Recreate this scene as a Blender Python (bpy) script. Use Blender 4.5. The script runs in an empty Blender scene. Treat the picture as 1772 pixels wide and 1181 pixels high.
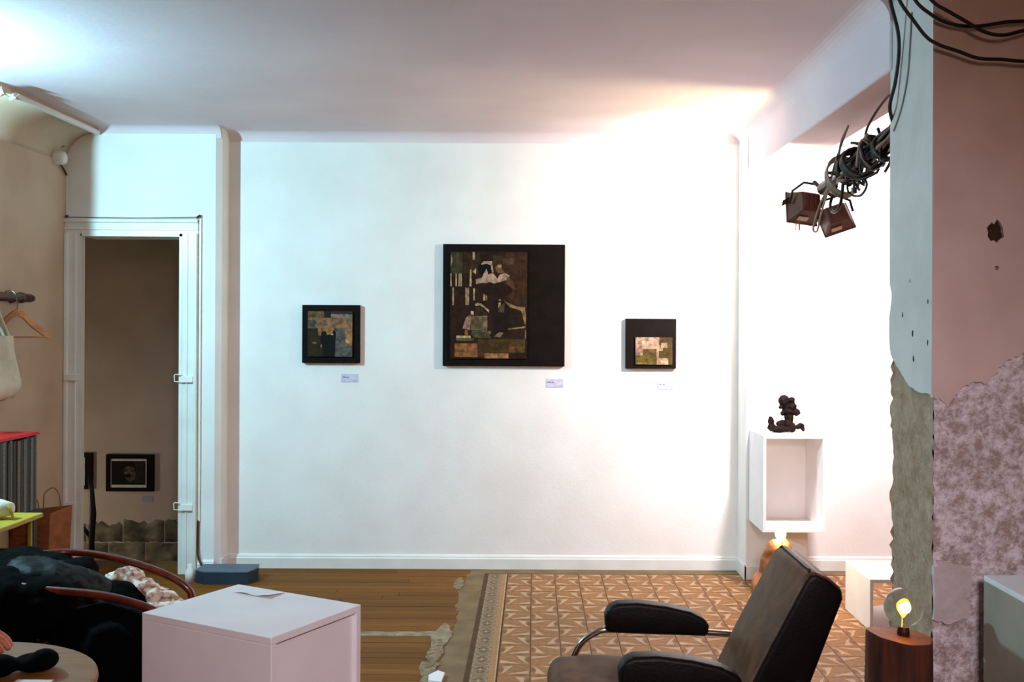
import bpy, bmesh, math, random
from mathutils import Vector, Matrix, Euler
from mathutils.geometry import tessellate_polygon
random.seed(7)
PI = math.pi
SC = bpy.context.scene
COL = SC.collection

# ------------------------------------------------------------------ camera
# camera at (0, 0, 1.56) looking along +Y; 36 mm lens on a 36 mm wide film frame
cam_d = bpy.data.cameras.new('camera')
cam_d.sensor_width = 36.0
cam_d.lens = 36.0
cam_d.shift_x = -39.0 / 1772.0
cam_d.shift_y = -20.5 / 1772.0
cam_d.clip_start = 0.05
cam = bpy.data.objects.new('camera', cam_d)
cam.matrix_world = Matrix.Translation((0, 0, 1.56)) @ Matrix.Rotation(PI / 2, 4, 'X') @ Matrix.Rotation(math.radians(0.28), 4, 'Z')
COL.objects.link(cam)
SC.camera = cam

# ------------------------------------------------------------------ light
world = bpy.data.worlds.new('world'); SC.world = world
world.use_nodes = True
world.node_tree.nodes['Background'].inputs[0].default_value = (1.0, 0.8, 0.65, 1)
world.node_tree.nodes['Background'].inputs[1].default_value = 0.05

def area_light(name, loc, direction, power, color, sx, sy):
    d = bpy.data.lights.new(name, 'AREA'); d.shape = 'RECTANGLE'; d.size = sx; d.size_y = sy
    d.energy = power; d.color = color
    o = bpy.data.objects.new(name, d); COL.objects.link(o)
    o.location = loc
    o.rotation_euler = Vector(direction).to_track_quat('-Z', 'Y').to_euler()
    return o

def point_light(name, loc, power, color, r):
    d = bpy.data.lights.new(name, 'POINT'); d.energy = power; d.color = color; d.shadow_soft_size = r
    o = bpy.data.objects.new(name, d); COL.objects.link(o); o.location = loc
    return o

COOL = (0.42, 0.83, 1.0)
WARM = (1.0, 0.74, 0.40)
# cool lamp high up beyond the end of the left wall
area_light('cool_lamp_light', (-3.14, 4.20, 2.52), (0.88, 0.42, -0.34), 78, COOL, 0.10, 0.10)
# the two floodlights on the boom, turned to the alcove
area_light('flood_light', (1.43, 5.405, 2.20), (-0.62, 1.0, 0.36), 14, (1.0, 0.80, 0.42), 0.12, 0.09)
area_light('flood_light', (1.555, 5.385, 2.14), (0.40, 1.0, -0.22), 66, (1.0, 0.92, 0.99), 0.12, 0.09)
# unseen warm fill light added behind the camera for the dim walls
point_light('room_fill_light', (0.6, -1.2, 2.3), 46, (1.0, 0.60, 0.38), 0.12)
# unseen fill spot added behind the camera, turned down to the furniture
sd = bpy.data.lights.new('fill_spot_light', 'SPOT'); sd.energy = 205; sd.color = (0.94, 0.83, 0.97); sd.spot_size = math.radians(66); sd.spot_blend = 1.0; sd.shadow_soft_size = 0.22
so = bpy.data.objects.new('fill_spot_light', sd); COL.objects.link(so); so.location = (0.4, -0.6, 2.4)
so.rotation_euler = (Vector((0.3, 3.4, 0.6)) - Vector(so.location)).to_track_quat('-Z', 'Y').to_euler()
# unseen low fill light added to brighten the back room
point_light('back_room_fill_light', (-4.3, 7.3, 0.25), 10, (1.0, 0.88, 0.72), 0.08)

SC.view_settings.view_transform = 'Standard'
SC.view_settings.look = 'None'
SC.view_settings.gamma = 1.0
SC.view_settings.use_curve_mapping = False
SC.view_settings.exposure = 0.57
SC.cycles.use_denoising = True
SC.cycles.max_bounces = 10
SC.cycles.diffuse_bounces = 6
SC.cycles.caustics_reflective = False
SC.cycles.caustics_refractive = False
SC.cycles.sample_clamp_indirect = 4.0

# ------------------------------------------------------------------ materials
def lin(c):
    return tuple(((v / 255.0) / 12.92 if v / 255.0 <= 0.04045 else ((v / 255.0 + 0.055) / 1.055) ** 2.4) for v in c)

MATS = {}
def mat(name, c1, c2=None, rough=0.6, scale=8.0, stretch=(1, 1, 1), bump=0.0, bump_scale=None, metal=0.0,
        rand=0.0, coat=0.0, spec=0.5, detail=4.0, ramp=(0.35, 0.65), coords='Object', grain=0.5):
    if name in MATS: return MATS[name]
    m = bpy.data.materials.new(name); m.use_nodes = True
    nt = m.node_tree; N = nt.nodes; L = nt.links
    b = N['Principled BSDF']
    b.inputs['Roughness'].default_value = rough
    b.inputs['Metallic'].default_value = metal
    b.inputs['Coat Weight'].default_value = coat
    b.inputs['Specular IOR Level'].default_value = spec
    c1 = lin(c1); c2 = lin(c2) if c2 else tuple(v * 0.85 for v in c1)
    tc = N.new('ShaderNodeTexCoord'); mp = N.new('ShaderNodeMapping')
    mp.inputs['Scale'].default_value = stretch
    L.new(tc.outputs[coords], mp.inputs['Vector'])
    nz = N.new('ShaderNodeTexNoise'); nz.inputs['Scale'].default_value = scale; nz.inputs['Detail'].default_value = detail; nz.inputs['Roughness'].default_value = grain
    L.new(mp.outputs[0], nz.inputs['Vector'])
    rp = N.new('ShaderNodeValToRGB')
    rp.color_ramp.elements[0].position = ramp[0]; rp.color_ramp.elements[1].position = ramp[1]
    rp.color_ramp.elements[0].color = (*c1, 1); rp.color_ramp.elements[1].color = (*c2, 1)
    L.new(nz.outputs['Fac'], rp.inputs['Fac'])
    out = rp.outputs['Color']
    if rand:
        oi = N.new('ShaderNodeObjectInfo')
        hs = N.new('ShaderNodeHueSaturation')
        mr = N.new('ShaderNodeMapRange'); mr.inputs['To Min'].default_value = 1 - rand; mr.inputs['To Max'].default_value = 1 + rand
        L.new(oi.outputs['Random'], mr.inputs['Value']); L.new(mr.outputs[0], hs.inputs['Value'])
        L.new(out, hs.inputs['Color']); out = hs.outputs['Color']
    L.new(out, b.inputs['Base Color'])
    if bump:
        n2 = N.new('ShaderNodeTexNoise'); n2.inputs['Scale'].default_value = bump_scale or scale * 4; n2.inputs['Detail'].default_value = 6
        L.new(mp.outputs[0], n2.inputs['Vector'])
        bp = N.new('ShaderNodeBump'); bp.inputs['Strength'].default_value = bump; bp.inputs['Distance'].default_value = 0.01
        L.new(n2.outputs['Fac'], bp.inputs['Height']); L.new(bp.outputs[0], b.inputs['Normal'])
    MATS[name] = m
    return m

def flat(name, c, rough=0.7, spec=0.3, shade=0.93):
    return mat(name, c, tuple(max(0, v * shade) for v in c), rough=rough, scale=40, spec=spec)

M_WALL = mat('white_wall_paint', (236, 234, 230), (229, 226, 221), rough=0.75, scale=3, bump=0.10, bump_scale=60, spec=0.2)
M_WALL_LEFT = mat('shaded_wall_paint', (198, 174, 150), (186, 161, 137), rough=0.8, scale=3, bump=0.10, bump_scale=60, spec=0.2)  # white wall paint browned, the left wall's shade put into its colour
M_REAR = mat('brick_brown_wall', (128, 88, 66), (106, 72, 54), rough=0.9, scale=6, bump=0.3)
M_CEIL = mat('ceiling_paint', (228, 214, 219), (220, 205, 211), rough=0.8, scale=2, bump=0.08, bump_scale=30, spec=0.2)
M_TRIM = mat('white_gloss_paint', (232, 232, 226), (222, 221, 214), rough=0.35, scale=5, bump=0.05)
M_BOX = mat('white_box_paint', (238, 236, 236), (231, 229, 229), rough=0.55, scale=6, bump=0.04)
M_PLASTER = mat('old_plaster', (224, 204, 196), (212, 190, 181), rough=0.85, scale=4, bump=0.2, bump_scale=25)
M_MASONRY = mat('bare_masonry', (172, 154, 146), (240, 234, 240), rough=0.95, scale=22, bump=1.0, bump_scale=60, detail=12, ramp=(0.43, 0.58), grain=0.80)
M_CONCRETE = mat('bare_concrete', (152, 124, 98), (192, 170, 146), rough=0.95, scale=16, bump=0.9, bump_scale=50, stretch=(1, 1, 0.8), detail=12, spec=0.1, grain=0.8)
M_CEMENT = mat('cement_strip', (132, 112, 82), (118, 98, 72), rough=0.9, scale=8, bump=0.3, bump_scale=60, spec=0.1)
M_MORTAR = mat('old_mortar', (150, 130, 98), (104, 88, 62), rough=0.95, scale=30, bump=0.8, bump_scale=70)
M_LIME = mat('lime_strip', (160, 145, 120), (120, 100, 74), rough=0.95, scale=14, bump=0.5)
M_BOARD = mat('floor_board_wood', (132, 84, 28), (94, 56, 14), rough=0.65, scale=5, stretch=(1, 14, 1), bump=0.15, rand=0.22, spec=0.15)
M_WOODFLOOR = mat('plain_wood_floor', (112, 78, 36), (84, 56, 24), rough=0.6, scale=5, stretch=(1, 14, 1))
M_STONE = mat('stone_block', (142, 136, 112), (74, 71, 54), rough=0.95, scale=7, bump=0.9, bump_scale=16, detail=8, rand=0.18)
M_BACKWALL = mat('back_room_plaster', (190, 178, 164), (178, 165, 150), rough=0.9, scale=3)
M_BLACK = mat('black_paint', (22, 15, 13), (16, 11, 9), rough=0.7, scale=20, spec=0.08)
M_BLACKM = mat('black_metal', (16, 16, 17), (10, 10, 11), rough=0.45, scale=20)
M_RUBBER = mat('black_cable_rubber', (14, 12, 11), (9, 8, 8), rough=0.5, scale=20)
M_CHROME = mat('chrome_tube', (190, 185, 178), (165, 158, 150), rough=0.16, scale=12, metal=1.0)
M_LEATHER = mat('dark_brown_leather', (98, 62, 34), (72, 45, 25), rough=0.46, scale=18, bump=0.12, bump_scale=120, spec=0.14)
M_LEATHER2 = mat('black_leather', (15, 11, 9), (9, 7, 6), rough=0.46, scale=18, bump=0.12, bump_scale=120, spec=0.18)

# ------------------------------------------------------------------ mesh helpers
class MB:
    def __init__(s): s.v = []; s.f = []; s.m = []
    def add(s, vs, fs, mi=0):
        n = len(s.v); s.v += [tuple(v) for v in vs]; s.f += [tuple(i + n for i in f) for f in fs]; s.m += [mi] * len(fs)
    def box(s, x0, x1, y0, y1, z0, z1, mi=0):
        s.add([(x0, y0, z0), (x1, y0, z0), (x1, y1, z0), (x0, y1, z0), (x0, y0, z1), (x1, y0, z1), (x1, y1, z1), (x0, y1, z1)],
              [(0, 3, 2, 1), (4, 5, 6, 7), (0, 1, 5, 4), (1, 2, 6, 5), (2, 3, 7, 6), (3, 0, 4, 7)], mi)
    def prism(s, pts, axis, a, b, mi=0):
        """polygon extruded along axis between a and b; pts in the two other axes (cyclic order)"""
        def P(p, t):
            if axis == 'z': return (p[0], p[1], t)
            if axis == 'y': return (p[0], t, p[1])
            return (t, p[0], p[1])
        n = len(pts)
        vs = [P(p, a) for p in pts] + [P(p, b) for p in pts]
        fs = [tuple(range(n))[::-1], tuple(range(n, 2 * n))] + [(i, (i + 1) % n, n + (i + 1) % n, n + i) for i in range(n)]
        s.add(vs, fs, mi)
    def slab(s, loops, axis, a, b, mi=0):
        """polygon with holes extruded"""
        def P(p, t):
            if axis == 'z': return (p[0], p[1], t)
            if axis == 'y': return (p[0], t, p[1])
            return (t, p[0], p[1])
        tri = tessellate_polygon([[Vector((p[0], p[1], 0)) for p in l] for l in loops])
        fl = [p for l in loops for p in l]; n = len(fl)
        vs = [P(p, a) for p in fl] + [P(p, b) for p in fl]
        fs = [t for t in tri] + [tuple(i + n for i in t)[::-1] for t in tri]
        k = 0
        for l in loops:
            c = len(l)
            fs += [(k + i, k + (i + 1) % c, n + k + (i + 1) % c, n + k + i) for i in range(c)]
            k += c
        s.add(vs, fs, mi)
    def tube(s, pts, r, n=8, mi=0, closed=False, rs=None):
        pts = [Vector(p) for p in pts]; c = len(pts); rings = []
        up = None
        for i, p in enumerate(pts):
            if closed: t = pts[(i + 1) % c] - pts[i - 1]
            else: t = pts[min(i + 1, c - 1)] - pts[max(i - 1, 0)]
            t.normalize()
            if up is None:
                up = Vector((0, 0, 1)) if abs(t.z) < 0.9 else Vector((1, 0, 0))
            a = t.cross(up).normalized(); b = a.cross(t).normalized(); up = b
            rr = rs[i] if rs else r
            rings.append([p + (a * math.cos(2 * PI * k / n) + b * math.sin(2 * PI * k / n)) * rr for k in range(n)])
        vs = [v for ring in rings for v in ring]; fs = []
        for i in range(c if closed else c - 1):
            j = (i + 1) % c
            for k in range(n):
                fs.append((i * n + k, i * n + (k + 1) % n, j * n + (k + 1) % n, j * n + k))
        if not closed:
            fs.append(tuple(range(n))[::-1]); fs.append(tuple((c - 1) * n + k for k in range(n)))
        s.add(vs, fs, mi)
    def lathe(s, prof, cx, cy, n=24, mi=0, jit=None):
        vs = []; fs = []
        for (r, z) in prof:
            for k in range(n):
                a = 2 * PI * k / n; rr = r * (jit[k] if jit else 1)
                vs.append((cx + rr * math.cos(a), cy + rr * math.sin(a), z))
        for i in range(len(prof) - 1):
            for k in range(n):
                fs.append((i * n + k, i * n + (k + 1) % n, (i + 1) * n + (k + 1) % n, (i + 1) * n + k))
        fs.append(tuple(range(n))[::-1]); fs.append(tuple((len(prof) - 1) * n + k for k in range(n)))
        s.add(vs, fs, mi)
    def mesh(s, name):
        me = bpy.data.meshes.new(name); me.from_pydata(s.v, [], s.f)
        bm = bmesh.new(); bm.from_mesh(me); bmesh.ops.recalc_face_normals(bm, faces=bm.faces)
        for f, mi in zip(bm.faces, s.m): f.material_index = mi
        bm.to_mesh(me); bm.free()
        return me
    def build(s, name, mats, parent=None, smooth=False, bevel=0.0, seg=2, loc=None, subsurf=0):
        me = s.mesh(name)
        return link(name, me, mats, parent, smooth, bevel, seg, loc, subsurf)

def link(name, me, mats, parent=None, smooth=False, bevel=0.0, seg=2, loc=None, subsurf=0):
    o = bpy.data.objects.new(name, me); COL.objects.link(o)
    if mats is not None:
        for m in (mats if isinstance(mats, (list, tuple)) else [mats]): me.materials.append(m)
    if loc: o.location = loc
    if parent: o.parent = parent
    if bevel:
        md = o.modifiers.new('bevel', 'BEVEL'); md.width = bevel; md.segments = seg; md.limit_method = 'ANGLE'; md.angle_limit = math.radians(35)
    if subsurf:
        md = o.modifiers.new('sub', 'SUBSURF'); md.levels = subsurf; md.render_levels = subsurf
    if smooth or bevel:
        for p in me.polygons: p.use_smooth = smooth
    return o

def thing(name, label, cat, loc=(0, 0, 0), group=None):
    o = bpy.data.objects.new(name, None); COL.objects.link(o)
    o.empty_display_size = 0.05; o.location = loc
    return tag(o, label, cat, group)

def tag(o, label, cat, group=None):
    o['label'] = label; o['category'] = cat
    if group: o['group'] = group
    return o

def struct(o, label=None):
    o['kind'] = 'structure'
    if label: o['label'] = label
    return o

def setp(o, parent):
    """parent keeping the world place (parents are never rotated or scaled)"""
    o.parent = parent
    o.location = Vector(o.location) - Vector(parent.location)
    return o

def evaluated(o):
    dg = bpy.context.evaluated_depsgraph_get(); dg.update()
    me = bpy.data.meshes.new_from_object(o.evaluated_get(dg), depsgraph=dg)
    old = o.data; bpy.data.objects.remove(o); bpy.data.meshes.remove(old)
    return me

def blob_mesh(name, blobs, voxel=0.01, disp=0.0, dscale=0.1, smooth_it=4):
    """ellipsoids (centre, radii, euler degrees) fused into one lumpy surface"""
    bm = bmesh.new()
    for c, r, e in blobs:
        mx = Matrix.Translation(c) @ Euler([math.radians(a) for a in e]).to_matrix().to_4x4() @ Matrix.Diagonal((*r, 1))
        bmesh.ops.create_icosphere(bm, subdivisions=3, radius=1, matrix=mx)
    me = bpy.data.meshes.new(name); bm.to_mesh(me); bm.free()
    o = bpy.data.objects.new('tmp', me); COL.objects.link(o)
    md = o.modifiers.new('r', 'REMESH'); md.mode = 'VOXEL'; md.voxel_size = voxel; md.use_smooth_shade = True
    md = o.modifiers.new('s', 'SMOOTH'); md.factor = 0.5; md.iterations = smooth_it
    if disp:
        tx = bpy.data.textures.new(name + '_lumps', 'CLOUDS'); tx.noise_scale = dscale; tx.noise_depth = 3
        md = o.modifiers.new('d', 'DISPLACE'); md.texture = tx; md.strength = disp; md.mid_level = 0.5; md.texture_coords = 'LOCAL'
    me = evaluated(o)
    for p in me.polygons: p.use_smooth = True
    return me

def skin_mesh(name, verts, edges, radii, root=0, sub=2):
    me = bpy.data.meshes.new(name); me.from_pydata(verts, edges, [])
    o = bpy.data.objects.new('tmp', me); COL.objects.link(o)
    o.modifiers.new('k', 'SKIN')
    for i, r in enumerate(radii):
        sv = me.skin_vertices[0].data[i]; sv.radius = (r, r) if not isinstance(r, tuple) else r; sv.use_root = (i == root)
    md = o.modifiers.new('s', 'SUBSURF'); md.levels = sub; md.render_levels = sub
    me2 = evaluated(o)
    for p in me2.polygons: p.use_smooth = True
    return me2

def spline(pts, n=6):
    """Catmull-Rom through the points"""
    P = [Vector(p) for p in pts]; out = []
    for i in range(len(P) - 1):
        p0 = P[max(i - 1, 0)]; p1 = P[i]; p2 = P[i + 1]; p3 = P[min(i + 2, len(P) - 1)]
        for k in range(n):
            t = k / n
            out.append(0.5 * ((2 * p1) + (p2 - p0) * t + (2 * p0 - 5 * p1 + 4 * p2 - p3) * t * t + (3 * p1 - p0 - 3 * p2 + p3) * t ** 3))
    out.append(P[-1]); return out

def rough_edge(p, q, n, amp):
    """points between p and q with a ragged line"""
    out = []
    for i in range(n + 1):
        t = i / n; a = 0 if i in (0, n) else amp
        out.append((p[0] + (q[0] - p[0]) * t + random.uniform(-a, a), p[1] + (q[1] - p[1]) * t + random.uniform(-a, a)))
    return out

# ------------------------------------------------------------------ room shell
XL = -2.969          # left wall
YB = 6.66            # main wall
YD = 6.48            # wall with the doorway
YP = 6.40            # pilaster front
ZC = 2.83            # ceiling
mb = MB(); mb.box(-5.3, 3.3, -3.2, 6.90, -0.12, -0.014)
floor = struct(mb.build('floor', M_CEMENT), 'floor of the room')
mb = MB(); mb.box(-5.2, 3.2, -3.1, 2.90, -0.014, 0.0); mb.box(-5.2, -3.15, 2.90, 5.3, -0.014, 0.0); mb.box(-2.97, -2.2, 6.66, 6.84, -0.014, 0.0)
struct(mb.build('plain_floor', M_WOODFLOOR, floor))

mb = MB(); mb.box(-5.3, 3.3, -3.2, 6.90, ZC, ZC + 0.12)
ceiling = struct(mb.build('ceiling', M_CEIL), 'pale plaster ceiling with rounded coves')
def cove(profile_axis, fixed, z0, r, a, b, sign):
    """concave quarter-round strip between a wall and the ceiling"""
    m = MB(); n = 8; pts = [(fixed, ZC + 0.01), (fixed, z0)]
    for k in range(n + 1):
        t = PI / 2 * k / n
        pts.append((fixed + sign * (r - r * math.cos(t)), z0 + r * math.sin(t)))
    pts.append((fixed + sign * r, ZC + 0.01))
    m.prism(pts, profile_axis, a, b)
    return m
c = cove('x', YB + 0.005, ZC - 0.09, 0.09, -1.99, 1.34, -1).build('cove', M_CEIL, ceiling); struct(c)
c = cove('x', YD + 0.005, ZC - 0.07, 0.07, -2.78, -1.99, -1).build('cove', M_CEIL, ceiling); struct(c)
c = cove('y', 1.335, ZC - 0.10, 0.10, 3.86, 6.66, -1).build('cove', M_CEIL, ceiling); struct(c)

mb = MB(); mb.box(-1.99, 3.3, YB, 6.88, -0.1, ZC + 0.02)
wall_back = struct(mb.build('wall_back', M_WALL), 'white back wall carrying the three dark pictures')
# wall with the doorway, and its stepped corner
mb = MB()
mb.prism([(-2.227, YD), (-2.022, YD), (-1.99, YD + 0.032), (-1.99, 6.70), (-2.227, 6.70)], 'z', -0.1, ZC + 0.02)
mb.box(-3.15, -2.870, YD, 6.515, -0.1, ZC + 0.02)
mb.box(-2.870, -2.227, YD, 6.70, 2.152, ZC + 0.02)
wall_door = struct(mb.build('wall_door', M_WALL), 'white wall section around the dark doorway')
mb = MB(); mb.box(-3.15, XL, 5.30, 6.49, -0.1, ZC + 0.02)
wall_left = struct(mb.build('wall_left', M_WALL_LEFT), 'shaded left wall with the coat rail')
mb = MB()   # sloped strip under the ceiling on the left wall
pts = [(XL - 0.01, ZC + 0.01), (XL - 0.01, 2.60)]
for k in range(11):
    tt = PI / 2 * k / 10
    pts.append((XL + 0.194 * (1 - math.cos(tt)), 2.60 + 0.19 * math.sin(tt)))
pts.append((-2.775, ZC + 0.01)); mb.prism(pts, 'y', 5.30, 6.485)
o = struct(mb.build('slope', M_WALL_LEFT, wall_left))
for p in o.data.polygons: p.use_smooth = len(p.vertices) == 4 and abs(p.normal.y) < 0.5 and abs(p.normal.x) < 0.999 and abs(p.normal.z) < 0.999
mb = MB(); mb.box(-2.780, -2.752, 5.42, 6.478, 2.775, 2.803)
trim1 = struct(mb.build('trim_1', M_TRIM, bevel=0.004), 'white batten along the ceiling above the left wall')
tm = MB()
for k in range(9):
    a = k * 0.7
    tm.add([(-2.80 + 0.03 * math.sin(a), 5.44 - 0.03 * k, 2.765 + 0.012 * math.cos(2.3 * k)), (-2.745 + 0.02 * math.sin(1.7 * a), 5.43 - 0.03 * k, 2.772 + 0.014 * math.sin(1.9 * k)),
            (-2.742 + 0.02 * math.sin(1.7 * (a + 0.7)), 5.40 - 0.03 * k, 2.772 + 0.014 * math.sin(1.9 * (k + 1))), (-2.80 + 0.03 * math.sin(a + 0.7), 5.41 - 0.03 * k, 2.765 + 0.012 * math.cos(2.3 * (k + 1)))], [(0, 1, 2, 3)])
o = tm.build('torn_tape', M_TRIM, trim1); md = o.modifiers.new('t', 'SOLIDIFY'); md.thickness = 0.004

PY1F = 3.86
# pilaster and beam by the alcove
mb = MB(); mb.box(1.325, 1.715, YP, 6.67, -0.1, ZC + 0.02)
pil = struct(mb.build('pilaster', M_WALL, bevel=0.006), 'white pilaster between main wall and bright alcove')
mb = MB(); mb.box(1.315, 1.725, YP - 0.012, YP + 0.02, 0.0, 0.085); mb.box(1.313, 1.33, YP - 0.012, 6.652, 0.0, 0.085)
struct(mb.build('plinth_board', M_TRIM, pil, bevel=0.003))
mb = MB(); mb.box(1.335, 1.60, PY1F, 6.67, 2.545, ZC + 0.02)
beam = struct(mb.build('beam', M_CEIL, bevel=0.012, seg=3), 'ceiling beam running from the alcove pilaster to the pillar')

# baseboards
def base_profile(y): return [(y, 0.0), (y - 0.022, 0.0), (y - 0.022, 0.066), (y - 0.016, 0.074), (y - 0.016, 0.080), (y - 0.010, 0.088), (y, 0.092)]
mb = MB(); mb.prism(base_profile(YB + 0.002), 'x', -1.988, 1.318)
struct(mb.build('baseboard_back', M_TRIM), 'white moulded baseboard under the pictures')
mb = MB(); mb.prism(base_profile(YB + 0.002), 'x', 1.715, 3.2)
struct(mb.build('baseboard_alcove', M_TRIM), 'white baseboard of the bright alcove')
mb = MB(); mb.prism(base_profile(YD + 0.002), 'x', -2.122, -2.02); mb.box(-1.992, -1.978, YD + 0.02, YB - 0.02, 0, 0.09)
struct(mb.build('baseboard_door', M_TRIM), 'short white baseboard beside the doorway')

# rest of the room (behind and beside the camera)
mb = MB(); mb.box(-5.3, 3.3, -3.3, -3.1, -0.1, ZC + 0.02); struct(mb.build('wall_rear', M_REAR), 'rear wall behind the viewer')
mb = MB(); mb.box(-5.35, -5.2, -3.2, 5.4, -0.1, ZC + 0.02); struct(mb.build('wall_far_left', M_REAR), 'side wall beyond the left of the picture')
mb = MB(); mb.box(-5.3, -3.14, 5.30, 5.45, -0.1, ZC + 0.02); struct(mb.build('wall_left_return', M_REAR), 'return of the left wall')
mb = MB(); mb.box(3.2, 3.35, -3.2, 6.9, -0.1, ZC + 0.02); struct(mb.build('wall_far_right', M_REAR), 'side wall beyond the right of the picture')

# back room seen through the doorway
ZR = -0.33; YR = 8.20
mb = MB(); mb.box(-5.0, -1.6, YR, YR + 0.15, ZR - 0.1, 3.0)
wall_room = struct(mb.build('wall_back_room', M_BACKWALL), 'dim plaster wall of the room behind the doorway')
mb = MB(); mb.box(-5.0, -1.6, 6.52, YR + 0.1, ZR - 0.12, ZR); struct(mb.build('floor_back_room', M_WOODFLOOR), 'lower floor behind the doorway')
mb = MB(); mb.box(-5.0, -1.6, 6.50, YR + 0.1, 3.0, 3.1); struct(mb.build('ceiling_back_room', M_BACKWALL), 'ceiling of the room behind the doorway')
mb = MB(); mb.box(-5.1, -5.0, 6.50, YR + 0.1, ZR - 0.1, 3.1); mb.box(-1.6, -1.5, 6.89, YR + 0.1, ZR - 0.1, 3.1)
struct(mb.build('wall_back_room_sides', M_BACKWALL), 'side walls of the room behind the doorway')
mb = MB(); mb.box(-5.0, -2.875, 6.50, 6.53, ZR - 0.1, 3.1); mb.box(-3.0, -2.1, 6.69, 6.71, 2.20, ZC + 0.05); mb.box(-3.2, -1.5, 6.70, 6.72, ZC, 3.1); mb.box(-2.87, -2.227, 6.69, 6.72, ZR, -0.1); mb.box(-2.227, -1.5, 6.69, 6.72, ZR, 0); mb.box(-1.99, -1.5, 6.86, 6.90, 0, 3.1)
struct(mb.build('wall_back_room_front', M_BACKWALL), 'inner side of the doorway wall')
# rough stone plinth of the back room: plaster edge above two courses of blocks
x = -4.5; course = [(ZR, ZR + 0.165), (ZR + 0.172, ZR + 0.335)]
for ci, (z0, z1) in enumerate(course):
    x = -4.35 + (0.17 if ci else 0.0)
    while x < -2.2:
        w = random.uniform(0.27, 0.36)
        me = bpy.data.meshes.new('stone_block')
        bm = bmesh.new()
        bmesh.ops.create_grid(bm, x_segments=10, y_segments=6, size=0.5)
        top = z1 + (0.0 if not ci else random.uniform(-0.02, 0.02))
        for v in bm.verts:
            u, t = v.co.x + 0.5, v.co.y + 0.5
            edge = min(u, 1 - u, t, 1 - t)
            d = 0.003 if edge < 0.02 else 0.022 + random.uniform(-0.012, 0.012)
            rag = random.uniform(-0.035, 0.03) if ci and t > 0.98 else random.uniform(-0.006, 0.006)
            v.co = Vector((x + 0.005 + u * (w - 0.01), YR - d, z0 + t * (top - z0) + rag))
        bm.to_mesh(me); bm.free()
        struct(link('stone_block', me, M_STONE, wall_room, smooth=True))
        x += w

# ------------------------------------------------------------------ doorway casing
door = bpy.data.objects.new('door_1', None); COL.objects.link(door); door.location = (-2.55, YD, 0)
struct(door, 'white moulded casing of the open doorway')
dl = Vector(door.location)
def dpart(m, name, mats, **k):
    o = m.build(name, mats, None, **k); o.parent = door; o.location = -dl; return o
def casing_profile(w):   # (across, depth) from the opening outwards
    return [(0, 0.0), (0, 0.016), (w * 0.22, 0.016), (w * 0.26, 0.024), (w * 0.36, 0.024), (w * 0.40, 0.019), (w * 0.72, 0.021), (w * 0.78, 0.032), (w * 0.95, 0.034), (w, 0.026), (w, 0.0)]
W = 0.100
m = MB(); m.prism([(-2.227 + a, YD + 0.002 - d) for a, d in casing_profile(W)], 'z', 0.0, 2.152); m.box(-2.245, -2.227, YD - 0.016, 6.70, 0, 2.16)
dpart(m, 'jamb', M_TRIM)
m = MB(); m.prism([(-2.870 - a, YD + 0.002 - d) for a, d in casing_profile(W)], 'z', 0.0, 2.152); m.box(-2.870, -2.862, YD - 0.016, 6.515, 0, 2.16)
dpart(m, 'jamb', M_TRIM)
m = MB(); m.prism([(YD + 0.002 - d, 2.152 + a) for a, d in casing_profile(0.092)], 'x', -2.970, -2.127); m.box(-2.87, -2.227, YD - 0.016, 6.70, 2.134, 2.152)
dpart(m, 'head', M_TRIM)
# hinge cut-outs and wire hinge loops
for z in (1.243, 0.435):
    m = MB(); m.box(-2.962, -2.885, YD - 0.037, YD - 0.02, z - 0.022, z + 0.018)
    dpart(m, 'filler_block', M_TRIM, bevel=0.002)
    m = MB(); m.box(-2.225, -2.150, YD - 0.036, YD - 0.02, z - 0.030, z + 0.010)
    dpart(m, 'filler_block', M_WALL, bevel=0.002)
    m = MB(); m.tube([(-2.226, YD - 0.03, z + 0.020), (-2.262, YD - 0.035, z + 0.020), (-2.266, YD - 0.035, z + 0.016), (-2.264, YD - 0.035, z - 0.024), (-2.226, YD - 0.03, z - 0.026)], 0.0035, 6)
    dpart(m, 'hinge_loop', M_TRIM)

# plastic trunking and wires round the doorway
t = thing('cable_trunking', 'thin white cable trunking up the right side of the doorway casing', 'trunking', (-2.115, YD, 0.33))
m = MB(); m.box(-2.121, -2.109, YD - 0.012, YD + 0.001, 0.335, 2.250)
setp(m.build('channel', M_TRIM, None), t)
M_WIRE = mat('brown_wire', (70, 38, 24), (50, 26, 16), rough=0.5, scale=20)
m = MB(); m.tube([(-2.955, YD - 0.03, 2.252), (-2.5, YD - 0.03, 2.248), (-2.125, YD - 0.03, 2.255)], 0.0028, 6)
m.tube([(-2.955, YD - 0.03, 2.252), (-2.950, YD - 0.02, 2.263)], 0.008, 6); m.tube([(-2.13, YD - 0.03, 2.252), (-2.115, YD - 0.012, 2.268)], 0.008, 6)
tag(m.build('thin_wire', M_WIRE), 'thin dark wire stretched along the top of the doorway casing', 'wire')
m = MB(); m.tube(spline([(-2.119, YD - 0.008, 0.34), (-2.121, YD - 0.012, 0.22), (-2.115, YD - 0.02, 0.12), (-2.075, YD - 0.08, 0.075)]), 0.007, 8)
tag(m.build('brown_cable', M_WIRE), 'brown cable dropping from the trunking to the blue box', 'cable')

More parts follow.
